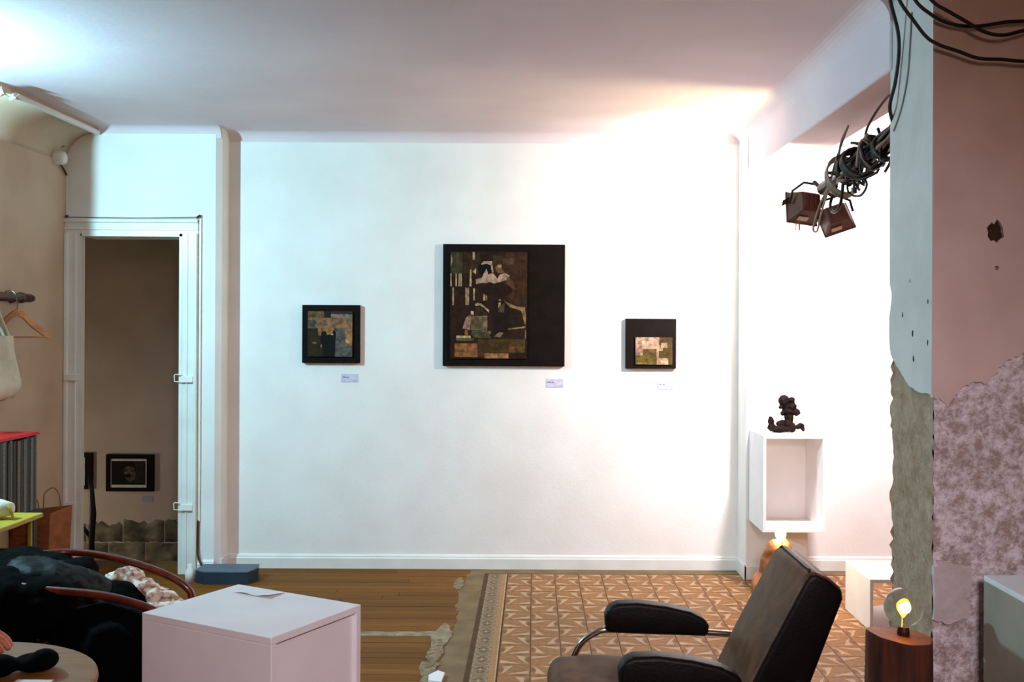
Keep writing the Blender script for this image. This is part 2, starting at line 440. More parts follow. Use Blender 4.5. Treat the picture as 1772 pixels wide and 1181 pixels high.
# ------------------------------------------------------------------ floor boards (left), lime strip, cement, tiles (right)
bd = MB(); bd.box(-0.5, 0.5, -0.5, 0.5, -1, 0)
board_me = bd.mesh('floor_board'); board_me.materials.append(M_BOARD)
y = 2.90; row = 0
while y < YB - 0.01:
    if 5.19 < y < 5.26:
        y = 5.275; continue
    w = 0.078
    if y < 5.19 < y + w: w = 5.192 - y
    w = min(w, YB - y)
    x = -3.14 if y < 5.3 else -2.97
    xend = -0.425 + 0.018 * math.sin(y * 5) + random.uniform(-0.012, 0.012) - (0.035 if y < 5.25 else 0)
    first = True
    while x < xend - 0.02:
        ln = random.uniform(1.0, 1.7) * (random.random() * 0.6 + 0.4 if first else 1); first = False
        x1 = min(x + ln, xend)
        if xend - x1 < 0.25: x1 = xend
        o = bpy.data.objects.new('floor_board', board_me); COL.objects.link(o); o.parent = floor
        o.location = ((x + x1) / 2, y + w / 2, random.uniform(-0.0012, 0.0))
        o.scale = (x1 - x - 0.0025, w - 0.003, 0.0138)
        x = x1
    y += w; row += 1
def ragged_strip(name, xs, ys, mats, z, amp, n=26, side_l=True, side_r=False):
    l = [(xs[0] + (random.uniform(-amp, amp) if side_l else 0), ys[0] + (ys[1] - ys[0]) * i / n) for i in range(n + 1)]
    r = [(xs[1] + (random.uniform(-amp, amp) if side_r else 0), ys[1] + (ys[0] - ys[1]) * i / n) for i in range(n + 1)]
    mm = MB(); mm.slab([l + r], 'z', -0.0139, z)
    return struct(mm.build(name, mats, floor))
ragged_strip('cement_strip', (-0.54, -0.309), (2.90, 6.655), M_CEMENT, -0.0025, 0.012, 60)
mm = MB(); mm.box(-0.309, 3.2, 6.527, YB, -0.0139, -0.001); struct(mm.build('cement_strip', M_CEMENT, floor))
mm = MB(); l = rough_edge((-3.1, 5.194), (-0.44, 5.194), 50, 0.004); r = rough_edge((-0.44, 5.272), (-3.1, 5.272), 50, 0.005)
mm.slab([l + r], 'z', -0.0139, 0.0005); struct(mm.build('lime_strip', M_LIME, floor))
def patch(cx, cy, rx, ry, z, mats, name, n=18):
    pts = [(cx + rx * math.cos(2 * PI * k / n) * random.uniform(0.7, 1.15), cy + ry * math.sin(2 * PI * k / n) * random.uniform(0.7, 1.15)) for k in range(n)]
    mm = MB(); mm.slab([pts], 'z', -0.010, z); return struct(mm.build(name, mats, floor))
patch(-0.455, 6.27, 0.035, 0.17, 0.003, M_MORTAR, 'mortar_patch')
patch(-0.462, 5.18, 0.050, 0.22, 0.004, M_LIME, 'mortar_patch')
patch(-0.470, 4.92, 0.040, 0.20, 0.0055, M_MORTAR, 'mortar_patch')
patch(-0.480, 4.70, 0.045, 0.14, 0.0035, M_MORTAR, 'mortar_patch')
patch(-0.47, 4.42, 0.04, 0.16, 0.0045, M_MORTAR, 'mortar_patch')
mm = MB(); mm.slab([[(-0.46, 4.50), (-0.40, 4.48), (-0.395, 4.60), (-0.43, 4.63), (-0.465, 4.57)]], 'z', 0.004, 0.016)
tag(mm.build('plaster_chip', M_BOX, bevel=0.003), 'white plaster chip lying at the floor joint by the tiles', 'plaster chip')

M_TB = mat('tile_ochre', (156, 104, 52), (126, 93, 58), rough=0.5, spec=0.2, scale=34, rand=0.06, detail=5, ramp=(0.40, 0.62))
M_TL = mat('tile_cream', (190, 158, 124), (176, 144, 110), rough=0.5, spec=0.2, scale=20, rand=0.05)
M_TD = mat('tile_brown', (128, 80, 46), (110, 70, 44), rough=0.5, spec=0.2, scale=20)
M_TG = mat('tile_grey', (134, 112, 84), (116, 96, 70), rough=0.5, spec=0.2, scale=30)
M_TK = mat('tile_dark_brown', (88, 62, 36), (74, 52, 30), rough=0.6, scale=20, spec=0.1)
M_TO = mat('tile_tan', (168, 122, 74), (154, 110, 66), rough=0.5, spec=0.2, scale=20)
M_TG2 = mat('tile_light_grey', (168, 146, 112), (152, 130, 98), rough=0.5, spec=0.2, scale=20)
TS = 0.1475; G = 0.0012
FIN = [(0.13, 0.80), (0.24, 0.84), (0.46, 0.88), (0.37, 0.66), (0.27, 0.42), (0.16, 0.20), (0.02, 0.03), (0.13, 0.28), (0.18, 0.46), (0.19, 0.64)]
SPIKE = [(0.985, 0.44), (0.95, 0.30), (0.985, 0.14), (0.62, 0.14), (0.26, 0.06), (0.60, 0.27)]
DISC = [(0.01, 0.72), (0.10, 0.66), (0.14, 0.50), (0.10, 0.34), (0.01, 0.28)]
SMEAR = [(0.98, 0.08), (0.70, 0.09), (0.45, 0.03), (0.70, 0.01)]
def tile_mesh(fx, fy):
    m = MB(); h = TS / 2 - G
    m.box(-h, h, -h, h, -0.0135, 0)
    def put(poly, mi, z):
        pts = [((1 - u if fx else u), (1 - v if fy else v)) for u, v in poly]
        tri = tessellate_polygon([[Vector((p[0], p[1], 0)) for p in pts]])
        m.add([((u - 0.5) * 2 * h, (v - 0.5) * 2 * h, z) for u, v in pts], [t for t in tri], mi)
    put(DISC, 2, 0.0003); put(SMEAR, 2, 0.0003); put(FIN, 1, 0.0004); put(SPIKE, 1, 0.0004)
    me = bpy.data.meshes.new('tile'); me.from_pydata(m.v, [], m.f)
    for mt in (M_TB, M_TL, M_TD): me.materials.append(mt)
    bm = bmesh.new(); bm.from_mesh(me)
    for f, mi in zip(bm.faces, m.m):
        f.material_index = mi
        if mi and f.normal.z < 0: f.normal_flip()
    bm.to_mesh(me); bm.free()
    return me
TILE = {(a, b): tile_mesh(a, b) for a in (0, 1) for b in (0, 1)}
def border_mesh():
    m = MB(); hy = TS / 2 - G; x0 = -0.0755; x1 = 0.0735
    m.box(x0, x1, -hy, hy, -0.0135, 0, 0)
    def q(a, b, mi, z=0.0003): m.add([(a, -hy, z), (b, -hy, z), (b, hy, z), (a, hy, z)], [(0, 1, 2, 3)], mi)
    q(x0, x0 + 0.026, 1); q(x0 + 0.109, x0 + 0.136, 2); q(x0 + 0.136, x0 + 0.142, 3); q(x0 + 0.142, x1, 1)
    cx = x0 + 0.0675
    def ring(cy, r, w, mi, z, n=20, a0=0, a1=2 * PI):
        vs = []; fs = []
        for k in range(n + 1):
            a = a0 + (a1 - a0) * k / n
            for rr in (r - w, r): vs.append((cx + rr * math.cos(a), max(-hy, min(hy, cy + rr * math.sin(a))), z))
        for k in range(n): fs.append((2 * k, 2 * k + 1, 2 * k + 3, 2 * k + 2))
        m.add(vs, fs, mi)
    for cy in (-hy, 0, hy): ring(cy, 0.0400, 0.0055, 4, 0.0006)
    for k in range(4):
        a = PI / 4 + k * PI / 2
        px, py = cx + 0.021 * math.cos(a), 0.026 * math.sin(a)
        m.add([(px + 0.009 * math.cos(b), py + 0.007 * math.sin(b), 0.0007) for b in [2 * PI * j / 8 for j in range(8)]], [tuple(range(8))], 5)
    star = []
    for k in range(8):
        a = k * PI / 4; r = 0.020 if k % 2 == 0 else 0.005
        star.append((cx + r * math.cos(a), r * math.sin(a), 0.0008))
    m.add(star + [(cx, 0, 0.0008)], [(k, (k + 1) % 8, 8) for k in range(8)], 3)
    me = bpy.data.meshes.new('border_tile'); me.from_pydata(m.v, [], m.f)
    for mt in (M_TG, M_TK, M_TO, M_TL, M_TG2, M_TD): me.materials.append(mt)
    for p, mi in zip(me.polygons, m.m): p.material_index = mi
    return me
BORDER = border_mesh()
tile_floor = floor
stuff = MB(); ROWS = 25
stuff_mats = {}
for r in range(ROWS):
    yc = 6.527 - TS * (r + 0.5)
    for cidx in range(16):
        xc = -0.160 + TS * (cidx + 0.5)
        if xc > 3.1: continue
        key = (1 if r % 2 else 0, 1 if cidx % 2 else 0)
        if yc > 4.25:
            o = bpy.data.objects.new('floor_tile', TILE[key]); COL.objects.link(o); o.parent = floor
            o.location = (xc, yc, random.uniform(-0.0006, 0.0))
        else:
            me = TILE[key]
            stuff.add([(v.co.x + xc, v.co.y + yc, v.co.z - 0.0003) for v in me.vertices], [tuple(p.vertices) for p in me.polygons])
            stuff.m[-len(me.polygons):] = [p.material_index for p in me.polygons]
    o = bpy.data.objects.new('border_tile', BORDER); COL.objects.link(o); o.parent = floor
    o.location = (-0.160 - 0.0735, yc, -0.0003)
me = bpy.data.meshes.new('floor_tiles_near'); me.from_pydata(stuff.v, [], stuff.f)
for p, mi in zip(me.polygons, stuff.m): p.material_index = mi
o = link('floor_tiles_near', me, [M_TB, M_TL, M_TD], floor); o['kind'] = 'stuff'
mm = MB(); mm.box(2.2, 3.2, 2.90, 6.527, -0.0139, -0.001); struct(mm.build('cement_strip', M_CEMENT, floor))
mm = MB(); mm.box(-0.309, 3.2, 6.519, 6.528, -0.0139, 0.0005); struct(mm.build('tile_edge_line', M_TK, floor))

# ------------------------------------------------------------------ pillar on the right: plaster over bare masonry
PX = 1.352; PY0 = 3.475; PY1 = 3.87
def rough_grid(axis, fixed, a0, a1, b0, b1, na, nb, amp, sgn):
    """displaced sheet; axis x: (fixed, a=y, b=z); axis y: (a=x, fixed, b=z)"""
    vs = []; fs = []
    for j in range(nb + 1):
        for i in range(na + 1):
            a = a0 + (a1 - a0) * i / na; b = b0 + (b1 - b0) * j / nb
            d = fixed + sgn * random.uniform(-amp, amp)
            vs.append((d, a, b) if axis == 'x' else (a, d, b))
    for j in range(nb):
        for i in range(na):
            fs.append((j * (na + 1) + i, j * (na + 1) + i + 1, (j + 1) * (na + 1) + i + 1, (j + 1) * (na + 1) + i))
    return vs, fs
pillar = bpy.data.objects.new('wall_right', None); COL.objects.link(pillar); pillar.location = (PX, PY0, 0)
struct(pillar, 'worn pillar and wall end with plaster broken away over bare masonry')
def ppart(m, name, mats, **k):
    o = m.build(name, mats, None, **k); o.parent = pillar; o.location = -Vector(pillar.location); return struct(o)
m = MB(); m.box(PX + 0.014, 3.25, PY0 + 0.014, PY1 - 0.004, -0.1, ZC + 0.02); ppart(m, 'core', M_CONCRETE)
m = MB(); v, f = rough_grid('x', PX + 0.006, PY0 + 0.008, PY1, 0.0, 1.50, 16, 60, 0.006, 1); m.add(v, f)
# ragged far corner of the side face
n = len(m.v); vs = []
for j in range(61):
    z = 1.5 * j / 60; vs += [(PX + 0.006 + random.uniform(-0.012, 0.003), PY1 + random.uniform(-0.006, 0.010), z), (PX + 0.10, PY1 + 0.004, z)]
m.add(vs, [(2 * j, 2 * j + 1, 2 * j + 3, 2 * j + 2) for j in range(60)])
m.add([m.v[i * 17 + 16] for i in range(61)] + [vs[2 * j] for j in range(61)], [(j, j + 1, 62 + j, 61 + j) for j in range(60)])
ppart(m, 'bare_side', M_CONCRETE, smooth=True)
m = MB(); v, f = rough_grid('y', PY0 + 0.006, PX + 0.006, 3.2, 0.0, 1.62, 110, 96, 0.006, 1); m.add(v, f)
ppart(m, 'bare_front', M_MASONRY, smooth=True)
# plaster sheets: side face (a=y, b=z) and front face (a=x, b=z)
e = []
bnd = [(PY0 - 0.005, 1.345), (PY0 + 0.12, 1.345), (PY0 + 0.19, 1.36), (PY0 + 0.28, 1.40), (PY0 + 0.34, 1.435), (PY1 + 0.0, 1.47)]
for p, q in zip(bnd[:-1], bnd[1:]): e += rough_edge(p, q, 6, 0.004)[:-1]
e.append(bnd[-1])
far_edge = [(PY1 + 0.012, 1.50), (PY1 + 0.020, 1.56), (PY1 + 0.016, 1.62), (PY1 - 0.006, 1.68), (PY1 - 0.004, 1.705), (PY1 + 0.016, 1.74), (PY1 + 0.017, 1.95), (PY1 + 0.017, ZC + 0.01)]
m = MB(); m.slab([e + far_edge + [(PY0 - 0.005, ZC + 0.01)]], 'x', PX - 0.006, PX + 0.012); ppart(m, 'plaster_side', mat('cool_plaster', (212, 208, 204), (202, 197, 192), rough=0.85, scale=5, bump=0.15, bump_scale=30))
e = []
bnd = [(PX - 0.003, 1.335), (PX + 0.03, 1.325), (PX + 0.05, 1.30), (PX + 0.075, 1.345), (PX + 0.10, 1.372), (PX + 0.145, 1.388), (PX + 0.185, 1.385), (PX + 0.215, 1.42), (PX + 0.24, 1.455), (PX + 0.29, 1.475), (PX + 0.36, 1.52), (PX + 0.6, 1.50), (3.2, 1.45)]
for p, q in zip(bnd[:-1], bnd[1:]): e += rough_edge(p, q, 5, 0.005)[:-1]
e.append(bnd[-1])
hole = [(1.56 + 0.029 * math.cos(2 * PI * k / 14) * random.uniform(0.7, 1.2), 1.897 + 0.038 * math.sin(2 * PI * k / 14) * random.uniform(0.7, 1.2)) for k in range(14)]
hole2 = [(1.565 + 0.008 * math.cos(2 * PI * k / 8), 1.775 + 0.008 * math.sin(2 * PI * k / 8)) for k in range(8)]
m = MB(); m.slab([e + [(3.2, ZC + 0.01), (PX - 0.003, ZC + 0.01)], hole[::-1], hole2[::-1]], 'y', PY0 - 0.006, PY0 + 0.014); ppart(m, 'plaster_front', M_PLASTER)
M_SCAR = mat('dark_scar', (74, 52, 34), (50, 36, 24), rough=0.95, scale=40, bump=0.8)
m = MB(); v, f = rough_grid('y', PY0 + 0.010, 1.52, 1.60, 1.84, 1.95, 10, 14, 0.005, 1); m.add(v, f); ppart(m, 'hole_bottom', M_SCAR, smooth=True)
for (y0, z0, r0) in ((PY0 + 0.27, 1.62, 0.006), (PY0 + 0.17, 1.55, 0.008), (PY0 + 0.20, 1.74, 0.004), (PY0 + 0.16, 1.46, 0.007), (PY0 + 0.03, 1.52, 0.006), (PY0 + 0.03, 1.66, 0.005)):
    m = MB(); m.slab([[(y0 + r0 * math.cos(2 * PI * k / 9) * random.uniform(0.6, 1.2), z0 + 1.8 * r0 * math.sin(2 * PI * k / 9) * random.uniform(0.6, 1.2)) for k in range(9)]], 'x', PX - 0.0065, PX - 0.004)
    ppart(m, 'chip_mark', M_SCAR)
# whitewashed plaster patch low on the front face
pts = [(PX + 0.005, 0.58), (PX + 0.005, 0.76), (PX + 0.06, 0.775), (PX + 0.13, 0.765), (PX + 0.135, 0.70), (PX + 0.115, 0.66), (PX + 0.13, 0.63), (PX + 0.12, 0.585), (PX + 0.06, 0.565)]
e = []
for p, q in zip(pts, pts[1:] + pts[:1]): e += rough_edge(p, q, 4, 0.004)[:-1]
m = MB(); m.slab([e], 'y', PY0 - 0.006, PY0 + 0.012); ppart(m, 'plaster_patch', mat('whitewash', (214, 206, 208), (196, 186, 186), rough=0.9, scale=14, bump=0.4))

# ------------------------------------------------------------------ pictures
PAL = {}
def pcol(c):
    k = tuple(int(round(v / 6.0)) * 6 for v in c)
    if k not in PAL: PAL[k] = flat('print_%02x%02x%02x' % k, k, rough=0.6, spec=0.12, shade=0.62 if sum(k) < 540 else 0.92)
    return PAL[k]
def rect(x0, y0, x1, y1): return [(x0, y0), (x1, y0), (x1, y1), (x0, y1)]
def ell(cx, cy, rx, ry, n=14): return [(cx + rx * math.cos(2 * PI * k / n), cy + ry * math.sin(2 * PI * k / n)) for k in range(n)]
def print_mesh(name, x0, x1, z0, z1, yf, yb, box, shapes, base):
    """printed sheet: box gives its bounds in sketch units (y down); shapes are (polygon, colour)"""
    bx0, by0, bx1, by1 = box
    m = MB(); mats = [pcol(base)]; m.box(x0, x1, yf, yb, z0, z1, 0)
    for i, (poly, c) in enumerate(shapes):
        mt = pcol(c)
        if mt not in mats: mats.append(mt)
        pts = [(x0 + (min(max(px, bx0), bx1) - bx0) / (bx1 - bx0) * (x1 - x0), z1 - (min(max(py, by0), by1) - by0) / (by1 - by0) * (z1 - z0)) for px, py in poly]
        tri = tessellate_polygon([[Vector((p[0], p[1], 0)) for p in pts]])
        yy = yf - 0.0002 - i * 0.00002
        m.add([(p[0], yy, p[1]) for p in pts], [t for t in tri], mats.index(mt))
    me = bpy.data.meshes.new(name); me.from_pydata(m.v, [], m.f)
    for mt in mats: me.materials.append(mt)
    for p, mi in zip(me.polygons, m.m): p.material_index = mi
    return me
def picture(name, label, x0, x1, z0, z1, thick, pr, shapes, base, box):
    t = thing(name, label, 'picture', ((x0 + x1) / 2, YB, z0))
    m = MB(); m.box(x0, x1, YB - thick, YB - 0.004, z0, z1); setp(m.build('black_panel', M_BLACK, None, bevel=0.002), t)
    me = print_mesh('collage_print', pr[0], pr[1], pr[2], pr[3], YB - thick - 0.014, YB - thick, box, shapes, base)
    setp(link('collage_print', me, None), t)
    return t
S = YB / 1772.0
def wx(px): return (px - 925) * S
def wz(py): return 1.56 + (570 - py) * S
A1 = [(rect(145, 175, 235, 340), (66, 58, 36)), (rect(240, 175, 370, 335), (52, 36, 20)), (rect(312, 172, 328, 235), (176, 150, 128)), ([(143, 195), (152, 200), (155, 240), (143, 300)], (150, 130, 96)),
      (rect(560, 175, 733, 600), (60, 38, 18)), (rect(540, 220, 630, 268), (84, 62, 42)), (rect(470, 200, 545, 330), (58, 40, 24))]
for a in (140, 180, 203, 218): A1.append((rect(a, 340, a + 10, 440), (180, 150, 112)))
A1 += [([(288, 440), (305, 440), (302, 305), (292, 310)], (190, 164, 120)), (rect(156, 450, 168, 585), (176, 146, 100)), (rect(257, 450, 268, 585), (182, 150, 110)), (rect(272, 450, 284, 585), (182, 150, 110)),
       (rect(318, 455, 330, 550), (186, 160, 112)), (rect(396, 452, 410, 550), (190, 164, 120)), (rect(415, 460, 426, 550), (150, 124, 84)),
       (ell(415, 300, 62, 60), (14, 8, 6)), ([(375, 265), (400, 242), (462, 243), (474, 330), (460, 330), (452, 275), (420, 262), (380, 272)], (172, 144, 120)), ([(312, 325), (340, 295), (338, 345)], (176, 146, 106)),
       ([(335, 385), (385, 372), (395, 345), (420, 300), (432, 345), (470, 335), (505, 380), (520, 350), (560, 335), (600, 355), (580, 385), (545, 400), (480, 416), (440, 404), (415, 415), (385, 412), (340, 422)], (176, 142, 122)),
       (ell(530, 300, 42, 38), (112, 78, 54)), (ell(525, 285, 18, 12), (176, 142, 110)), (ell(560, 290, 26, 34), (56, 36, 22)),
       ([(580, 365), (612, 380), (635, 420), (642, 460), (600, 440), (570, 400)], (98, 68, 46)), (ell(500, 470, 120, 55), (34, 20, 11)),
       (rect(470, 550, 600, 800), (30, 18, 10)), ([(555, 548), (600, 570), (650, 595), (690, 595), (718, 602), (728, 680), (722, 740), (705, 690), (690, 630), (655, 615), (600, 600)], (142, 106, 74)),
       ([(600, 602), (690, 630), (715, 750), (600, 760)], (38, 22, 12)), (rect(512, 565, 530, 608), (190, 164, 122)), (ell(524, 545, 10, 8), (160, 130, 70)), ([(510, 640), (520, 595), (560, 570), (556, 640)], (80, 58, 34)),
       ([(332, 580), (350, 568), (380, 572), (440, 625), (440, 645), (400, 605), (370, 588), (338, 592)], (186, 156, 122)), ([(330, 600), (400, 600), (430, 660), (330, 660)], (52, 34, 18)),
       (rect(300, 632, 322, 662), (190, 168, 140)), ([(262, 685), (285, 665), (306, 668), (292, 782), (236, 768)], (162, 122, 100)), (rect(254, 780, 276, 822), (170, 104, 50)), (rect(300, 668, 388, 782), (104, 88, 58)),
       (ell(340, 720, 30, 34), (84, 74, 50)), (rect(390, 668, 428, 790), (128, 102, 78)), (rect(315, 786, 455, 812), (120, 98, 70)), ([(300, 800), (350, 780), (440, 806), (455, 842), (320, 842)], (78, 70, 40)),
       (rect(188, 824, 300, 842), (182, 160, 128)), (rect(188, 844, 324, 864), (96, 84, 40)), (rect(175, 884, 352, 990), (146, 98, 56)), (ell(230, 940, 30, 14), (120, 80, 44)), (rect(355, 850, 470, 990), (72, 46, 22)),
       (rect(470, 850, 722, 955), (80, 58, 26)), (rect(480, 870, 600, 930), (66, 46, 20)), (rect(408, 960, 592, 1000), (160, 112, 72)), ([(590, 768), (722, 748), (722, 762), (590, 776)], (150, 116, 76)),
       ([(480, 830), (520, 795), (552, 800), (530, 836)], (134, 110, 84)), ([(550, 840), (590, 776), (722, 762), (722, 842)], (44, 26, 14)), (rect(718, 780, 728, 846), (150, 118, 84)),
       (rect(600, 905, 722, 952), (96, 68, 32))]
picture('collage_picture', 'large black square picture with sepia collage print at its left, centre of the wall', wx(767), wx(977), wz(634), wz(424), 0.036,
        (wx(780), wx(912), wz(621), wz(437)), A1, (44, 27, 13), (140, 168, 735, 1002))
A2 = [(rect(250, 213, 440, 292), (118, 84, 50)), (ell(310, 265, 40, 18), (86, 62, 40)), (rect(445, 213, 527, 292), (42, 29, 22)), (rect(527, 213, 782, 245), (58, 42, 32)), (rect(525, 245, 732, 297), (156, 126, 116)), (rect(730, 250, 782, 318), (112, 104, 94)),
      (rect(247, 292, 782, 416), (146, 104, 74)), (rect(247, 318, 340, 412), (98, 86, 70)), (ell(420, 372, 70, 22), (108, 78, 60)), (ell(660, 390, 90, 18), (162, 108, 66)), (rect(247, 416, 430, 755), (48, 34, 16)), (rect(370, 416, 566, 502), (160, 108, 58)),
      (rect(575, 416, 782, 755), (98, 90, 82)), (rect(695, 420, 782, 626), (160, 112, 80)), ([(700, 560), (720, 545), (755, 590), (720, 596)], (190, 160, 130)),
      ([(405, 520), (415, 455), (465, 455), (480, 495), (540, 480), (555, 430), (586, 465), (582, 560), (575, 755), (430, 755), (432, 640), (400, 580)], (18, 10, 8)), (ell(330, 590, 26, 12), (120, 90, 50)), (ell(410, 630, 12, 20), (140, 104, 60)), (ell(540, 488, 16, 9), (190, 166, 140))]
picture('collage_picture', 'small square collage picture in black frame, nearest the doorway', wx(525), wx(624), wz(630), wz(530), 0.036,
        (wx(535.5), wx(612), wz(619), wz(541)), A2, (60, 42, 26), (247, 213, 782, 755))
A3 = [(rect(290, 385, 592, 540), (172, 146, 120)), (rect(370, 430, 462, 497), (192, 166, 134)), (rect(290, 500, 382, 622), (160, 134, 110)), (rect(385, 535, 556, 622), (98, 72, 42)), (rect(290, 620, 560, 740), (98, 82, 30)), (rect(300, 716, 440, 728), (150, 128, 76)),
      (rect(590, 385, 758, 740), (78, 62, 26)), (rect(612, 456, 692, 522), (190, 160, 126)), (rect(556, 490, 600, 560), (172, 144, 116)), (rect(590, 518, 636, 562), (164, 136, 108)), (rect(556, 560, 584, 658), (174, 148, 118)), (rect(560, 656, 706, 740), (172, 140, 108)), (rect(610, 675, 692, 722), (196, 170, 138)), (rect(706, 655, 758, 740), (86, 66, 30))]
picture('collage_picture', 'small black square picture with pale and olive patchwork print, nearest the alcove', wx(1082), wx(1169), wz(637), wz(551), 0.036,
        (wx(1098.5), wx(1162), wz(630), wz(583)), A3, (90, 72, 30), (288, 385, 758, 740))
M_CARD = flat('card_paper', (206, 204, 226))
M_INK = flat('grey_ink', (140, 128, 150))
for (x0, y0, lab) in ((591, 649, 'white caption card under the small picture nearest the doorway'), (946, 656, 'white caption card under the large picture'), (1138, 659, 'white caption card under the picture nearest the alcove')):
    t = thing('caption_card', lab, 'card', (wx(x0 + 15), YB, wz(y0 + 14)), 'caption cards under the pictures')
    m = MB(); m.box(wx(x0), wx(x0 + 29), YB - 0.004, YB - 0.0005, wz(y0 + 14), wz(y0)); setp(m.build('card', M_CARD), t)
    for (u0, u1, v0, v1) in ((2, 8, 4.5, 6.5), (9, 13, 5, 7), (20, 27, 11.7, 12.5)):
        m = MB(); m.box(wx(x0 + u0), wx(x0 + u1), YB - 0.0046, YB - 0.004, wz(y0 + v1), wz(y0 + v0)); setp(m.build('printed_line', M_INK), t)

# framed photographs in the back room
SR = YR / 1772.0
def fx(px): return (px - 925) * SR
def fz(py): return 1.56 + (570 - py) * SR
def framed(label, x0, x1, z0, z1, shapes, px0):
    t = thing('framed_photograph', label, 'picture', ((x0 + x1) / 2, YR, z0), 'framed photographs in the back room')
    m = MB(); w = 0.028
    m.slab([rect(x0, z0, x1, z1), rect(x0 + w, z0 + w, x1 - w, z1 - w)[::-1]], 'y', YR - 0.03, YR - 0.001)
    setp(m.build('frame', M_BLACK), t)
    m = MB(); m.box(x0 + w, x1 - w, YR - 0.012, YR - 0.001, z0 + w, z1 - w); setp(m.build('mount', M_BLACK), t)
    a0 = x0 + (x1 - x0) * 0.085; a1 = x0 + (x1 - x0) * 0.84; b0 = z0 + (z1 - z0) * 0.10; b1 = z0 + (z1 - z0) * 0.88
    me = print_mesh('photo_print', a0, a1, b0, b1, YR - 0.0165, YR - 0.012, (210, 275, 1125, 1020), shapes, (208, 202, 200))
    setp(link('photo_print', me, None), t)
    return t
F1 = [(rect(236, 328, 1104, 950), (12, 10, 8)), (rect(820, 350, 1085, 900), (40, 34, 28)), (ell(690, 560, 170, 130), (10, 8, 7)), ([(545, 560), (590, 490), (680, 455), (780, 490), (840, 580), (850, 720), (810, 820), (720, 890), (660, 860), (600, 780), (570, 680)], (92, 78, 66)),
      (ell(665, 715, 78, 55), (8, 5, 5)), (ell(600, 585, 45, 16), (24, 18, 14)), (ell(770, 590, 45, 16), (24, 18, 14)), (ell(585, 640, 40, 16), (122, 106, 94))]
F2 = [(rect(236, 328, 1104, 950), (22, 18, 14)), ([(700, 360), (1080, 330), (1060, 700), (900, 940), (760, 700)], (74, 60, 48)), ([(820, 600), (1000, 500), (1080, 930), (900, 900)], (30, 22, 18))]
framed('black framed photograph of a face with open mouth, low in the back room', fx(187), fx(269), fz(853.5), fz(790), F1, 0)
framed('black framed photograph partly hidden by the left doorway casing', fx(78), fx(163), fz(850), fz(788), F2, 0)
m = MB(); m.box(fx(247), fx(266), YR - 0.004, YR - 0.0005, fz(872), fz(862)); tag(m.build('caption_card', mat('back_card', (150, 150, 172), (146, 144, 168))), 'tiny caption card on the back room wall below the face photograph', 'card')

# black stand in the back room
t = thing('black_stand', 'thin black stand with a slanted strut in the back room', 'stand', (-3.25, 7.55, ZR))
sx = (160 - 925) / 1772 * 7.55
m = MB(); m.tube([(sx, 7.55, ZR), (sx + 0.002, 7.55, 0.0), (sx + 0.010, 7.55, 0.18), (sx + 0.0, 7.55, 0.34), (sx - 0.012, 7.55, 0.46)], 0.018, 8, rs=[0.018, 0.022, 0.026, 0.020, 0.016]); setp(m.build('post', M_BLACKM, None, smooth=True), t)
m = MB(); m.tube([(sx - 0.30, 7.60, 0.36), (sx - 0.08, 7.56, 0.10), (sx, 7.55, 0.0)], 0.014, 8); setp(m.build('strut', M_BLACKM, None, smooth=True), t)
m = MB(); m.tube([(sx - 0.14, 7.46, ZR + 0.012), (sx, 7.55, ZR + 0.03), (sx + 0.12, 7.66, ZR + 0.012)], 0.012, 8); m.tube([(sx + 0.12, 7.44, ZR + 0.012), (sx, 7.55, ZR + 0.03), (sx - 0.12, 7.66, ZR + 0.012)], 0.012, 8); setp(m.build('foot', M_BLACKM), t)

# round white wall fitting high in the corner
t = thing('wall_fitting', 'small round white fitting high on the left wall corner', 'fitting', (XL, 6.34, 2.60))
m = MB(); n = 20
prof = [(0.0, 0.020), (0.045, 0.040), (0.060, 0.034), (0.066, 0.020), (0.072, 0.0)]
vs = []; fs = []
cy, cz = 6.33, 2.605
rings = [(0.043, 0.0), (0.043, 0.045), (0.036, 0.062), (0.020, 0.070), (0.002, 0.072)]
for (r, d) in rings:
    for k in range(n): vs.append((XL + d, cy + r * math.cos(2 * PI * k / n), cz + r * math.sin(2 * PI * k / n)))
for i in range(len(rings) - 1):
    for k in range(n): fs.append((i * n + k, i * n + (k + 1) % n, (i + 1) * n + (k + 1) % n, (i + 1) * n + k))
fs.append(tuple((len(rings) - 1) * n + k for k in range(n)))
m.add(vs, fs); setp(m.build('dome', M_TRIM, None, smooth=True), t)
m = MB(); m.tube(spline([(XL + 0.01, 6.36, 2.59), (XL + 0.018, 6.40, 2.55), (XL + 0.012, 6.46, 2.52)]), 0.006, 6); setp(m.build('wire', M_RUBBER), t)
m = MB(); m.tube(spline([(XL + 0.01, 6.36, 2.675), (XL + 0.02, 6.41, 2.695), (XL + 0.01, 6.47, 2.70)]), 0.006, 6); setp(m.build('wire', M_RUBBER), t)

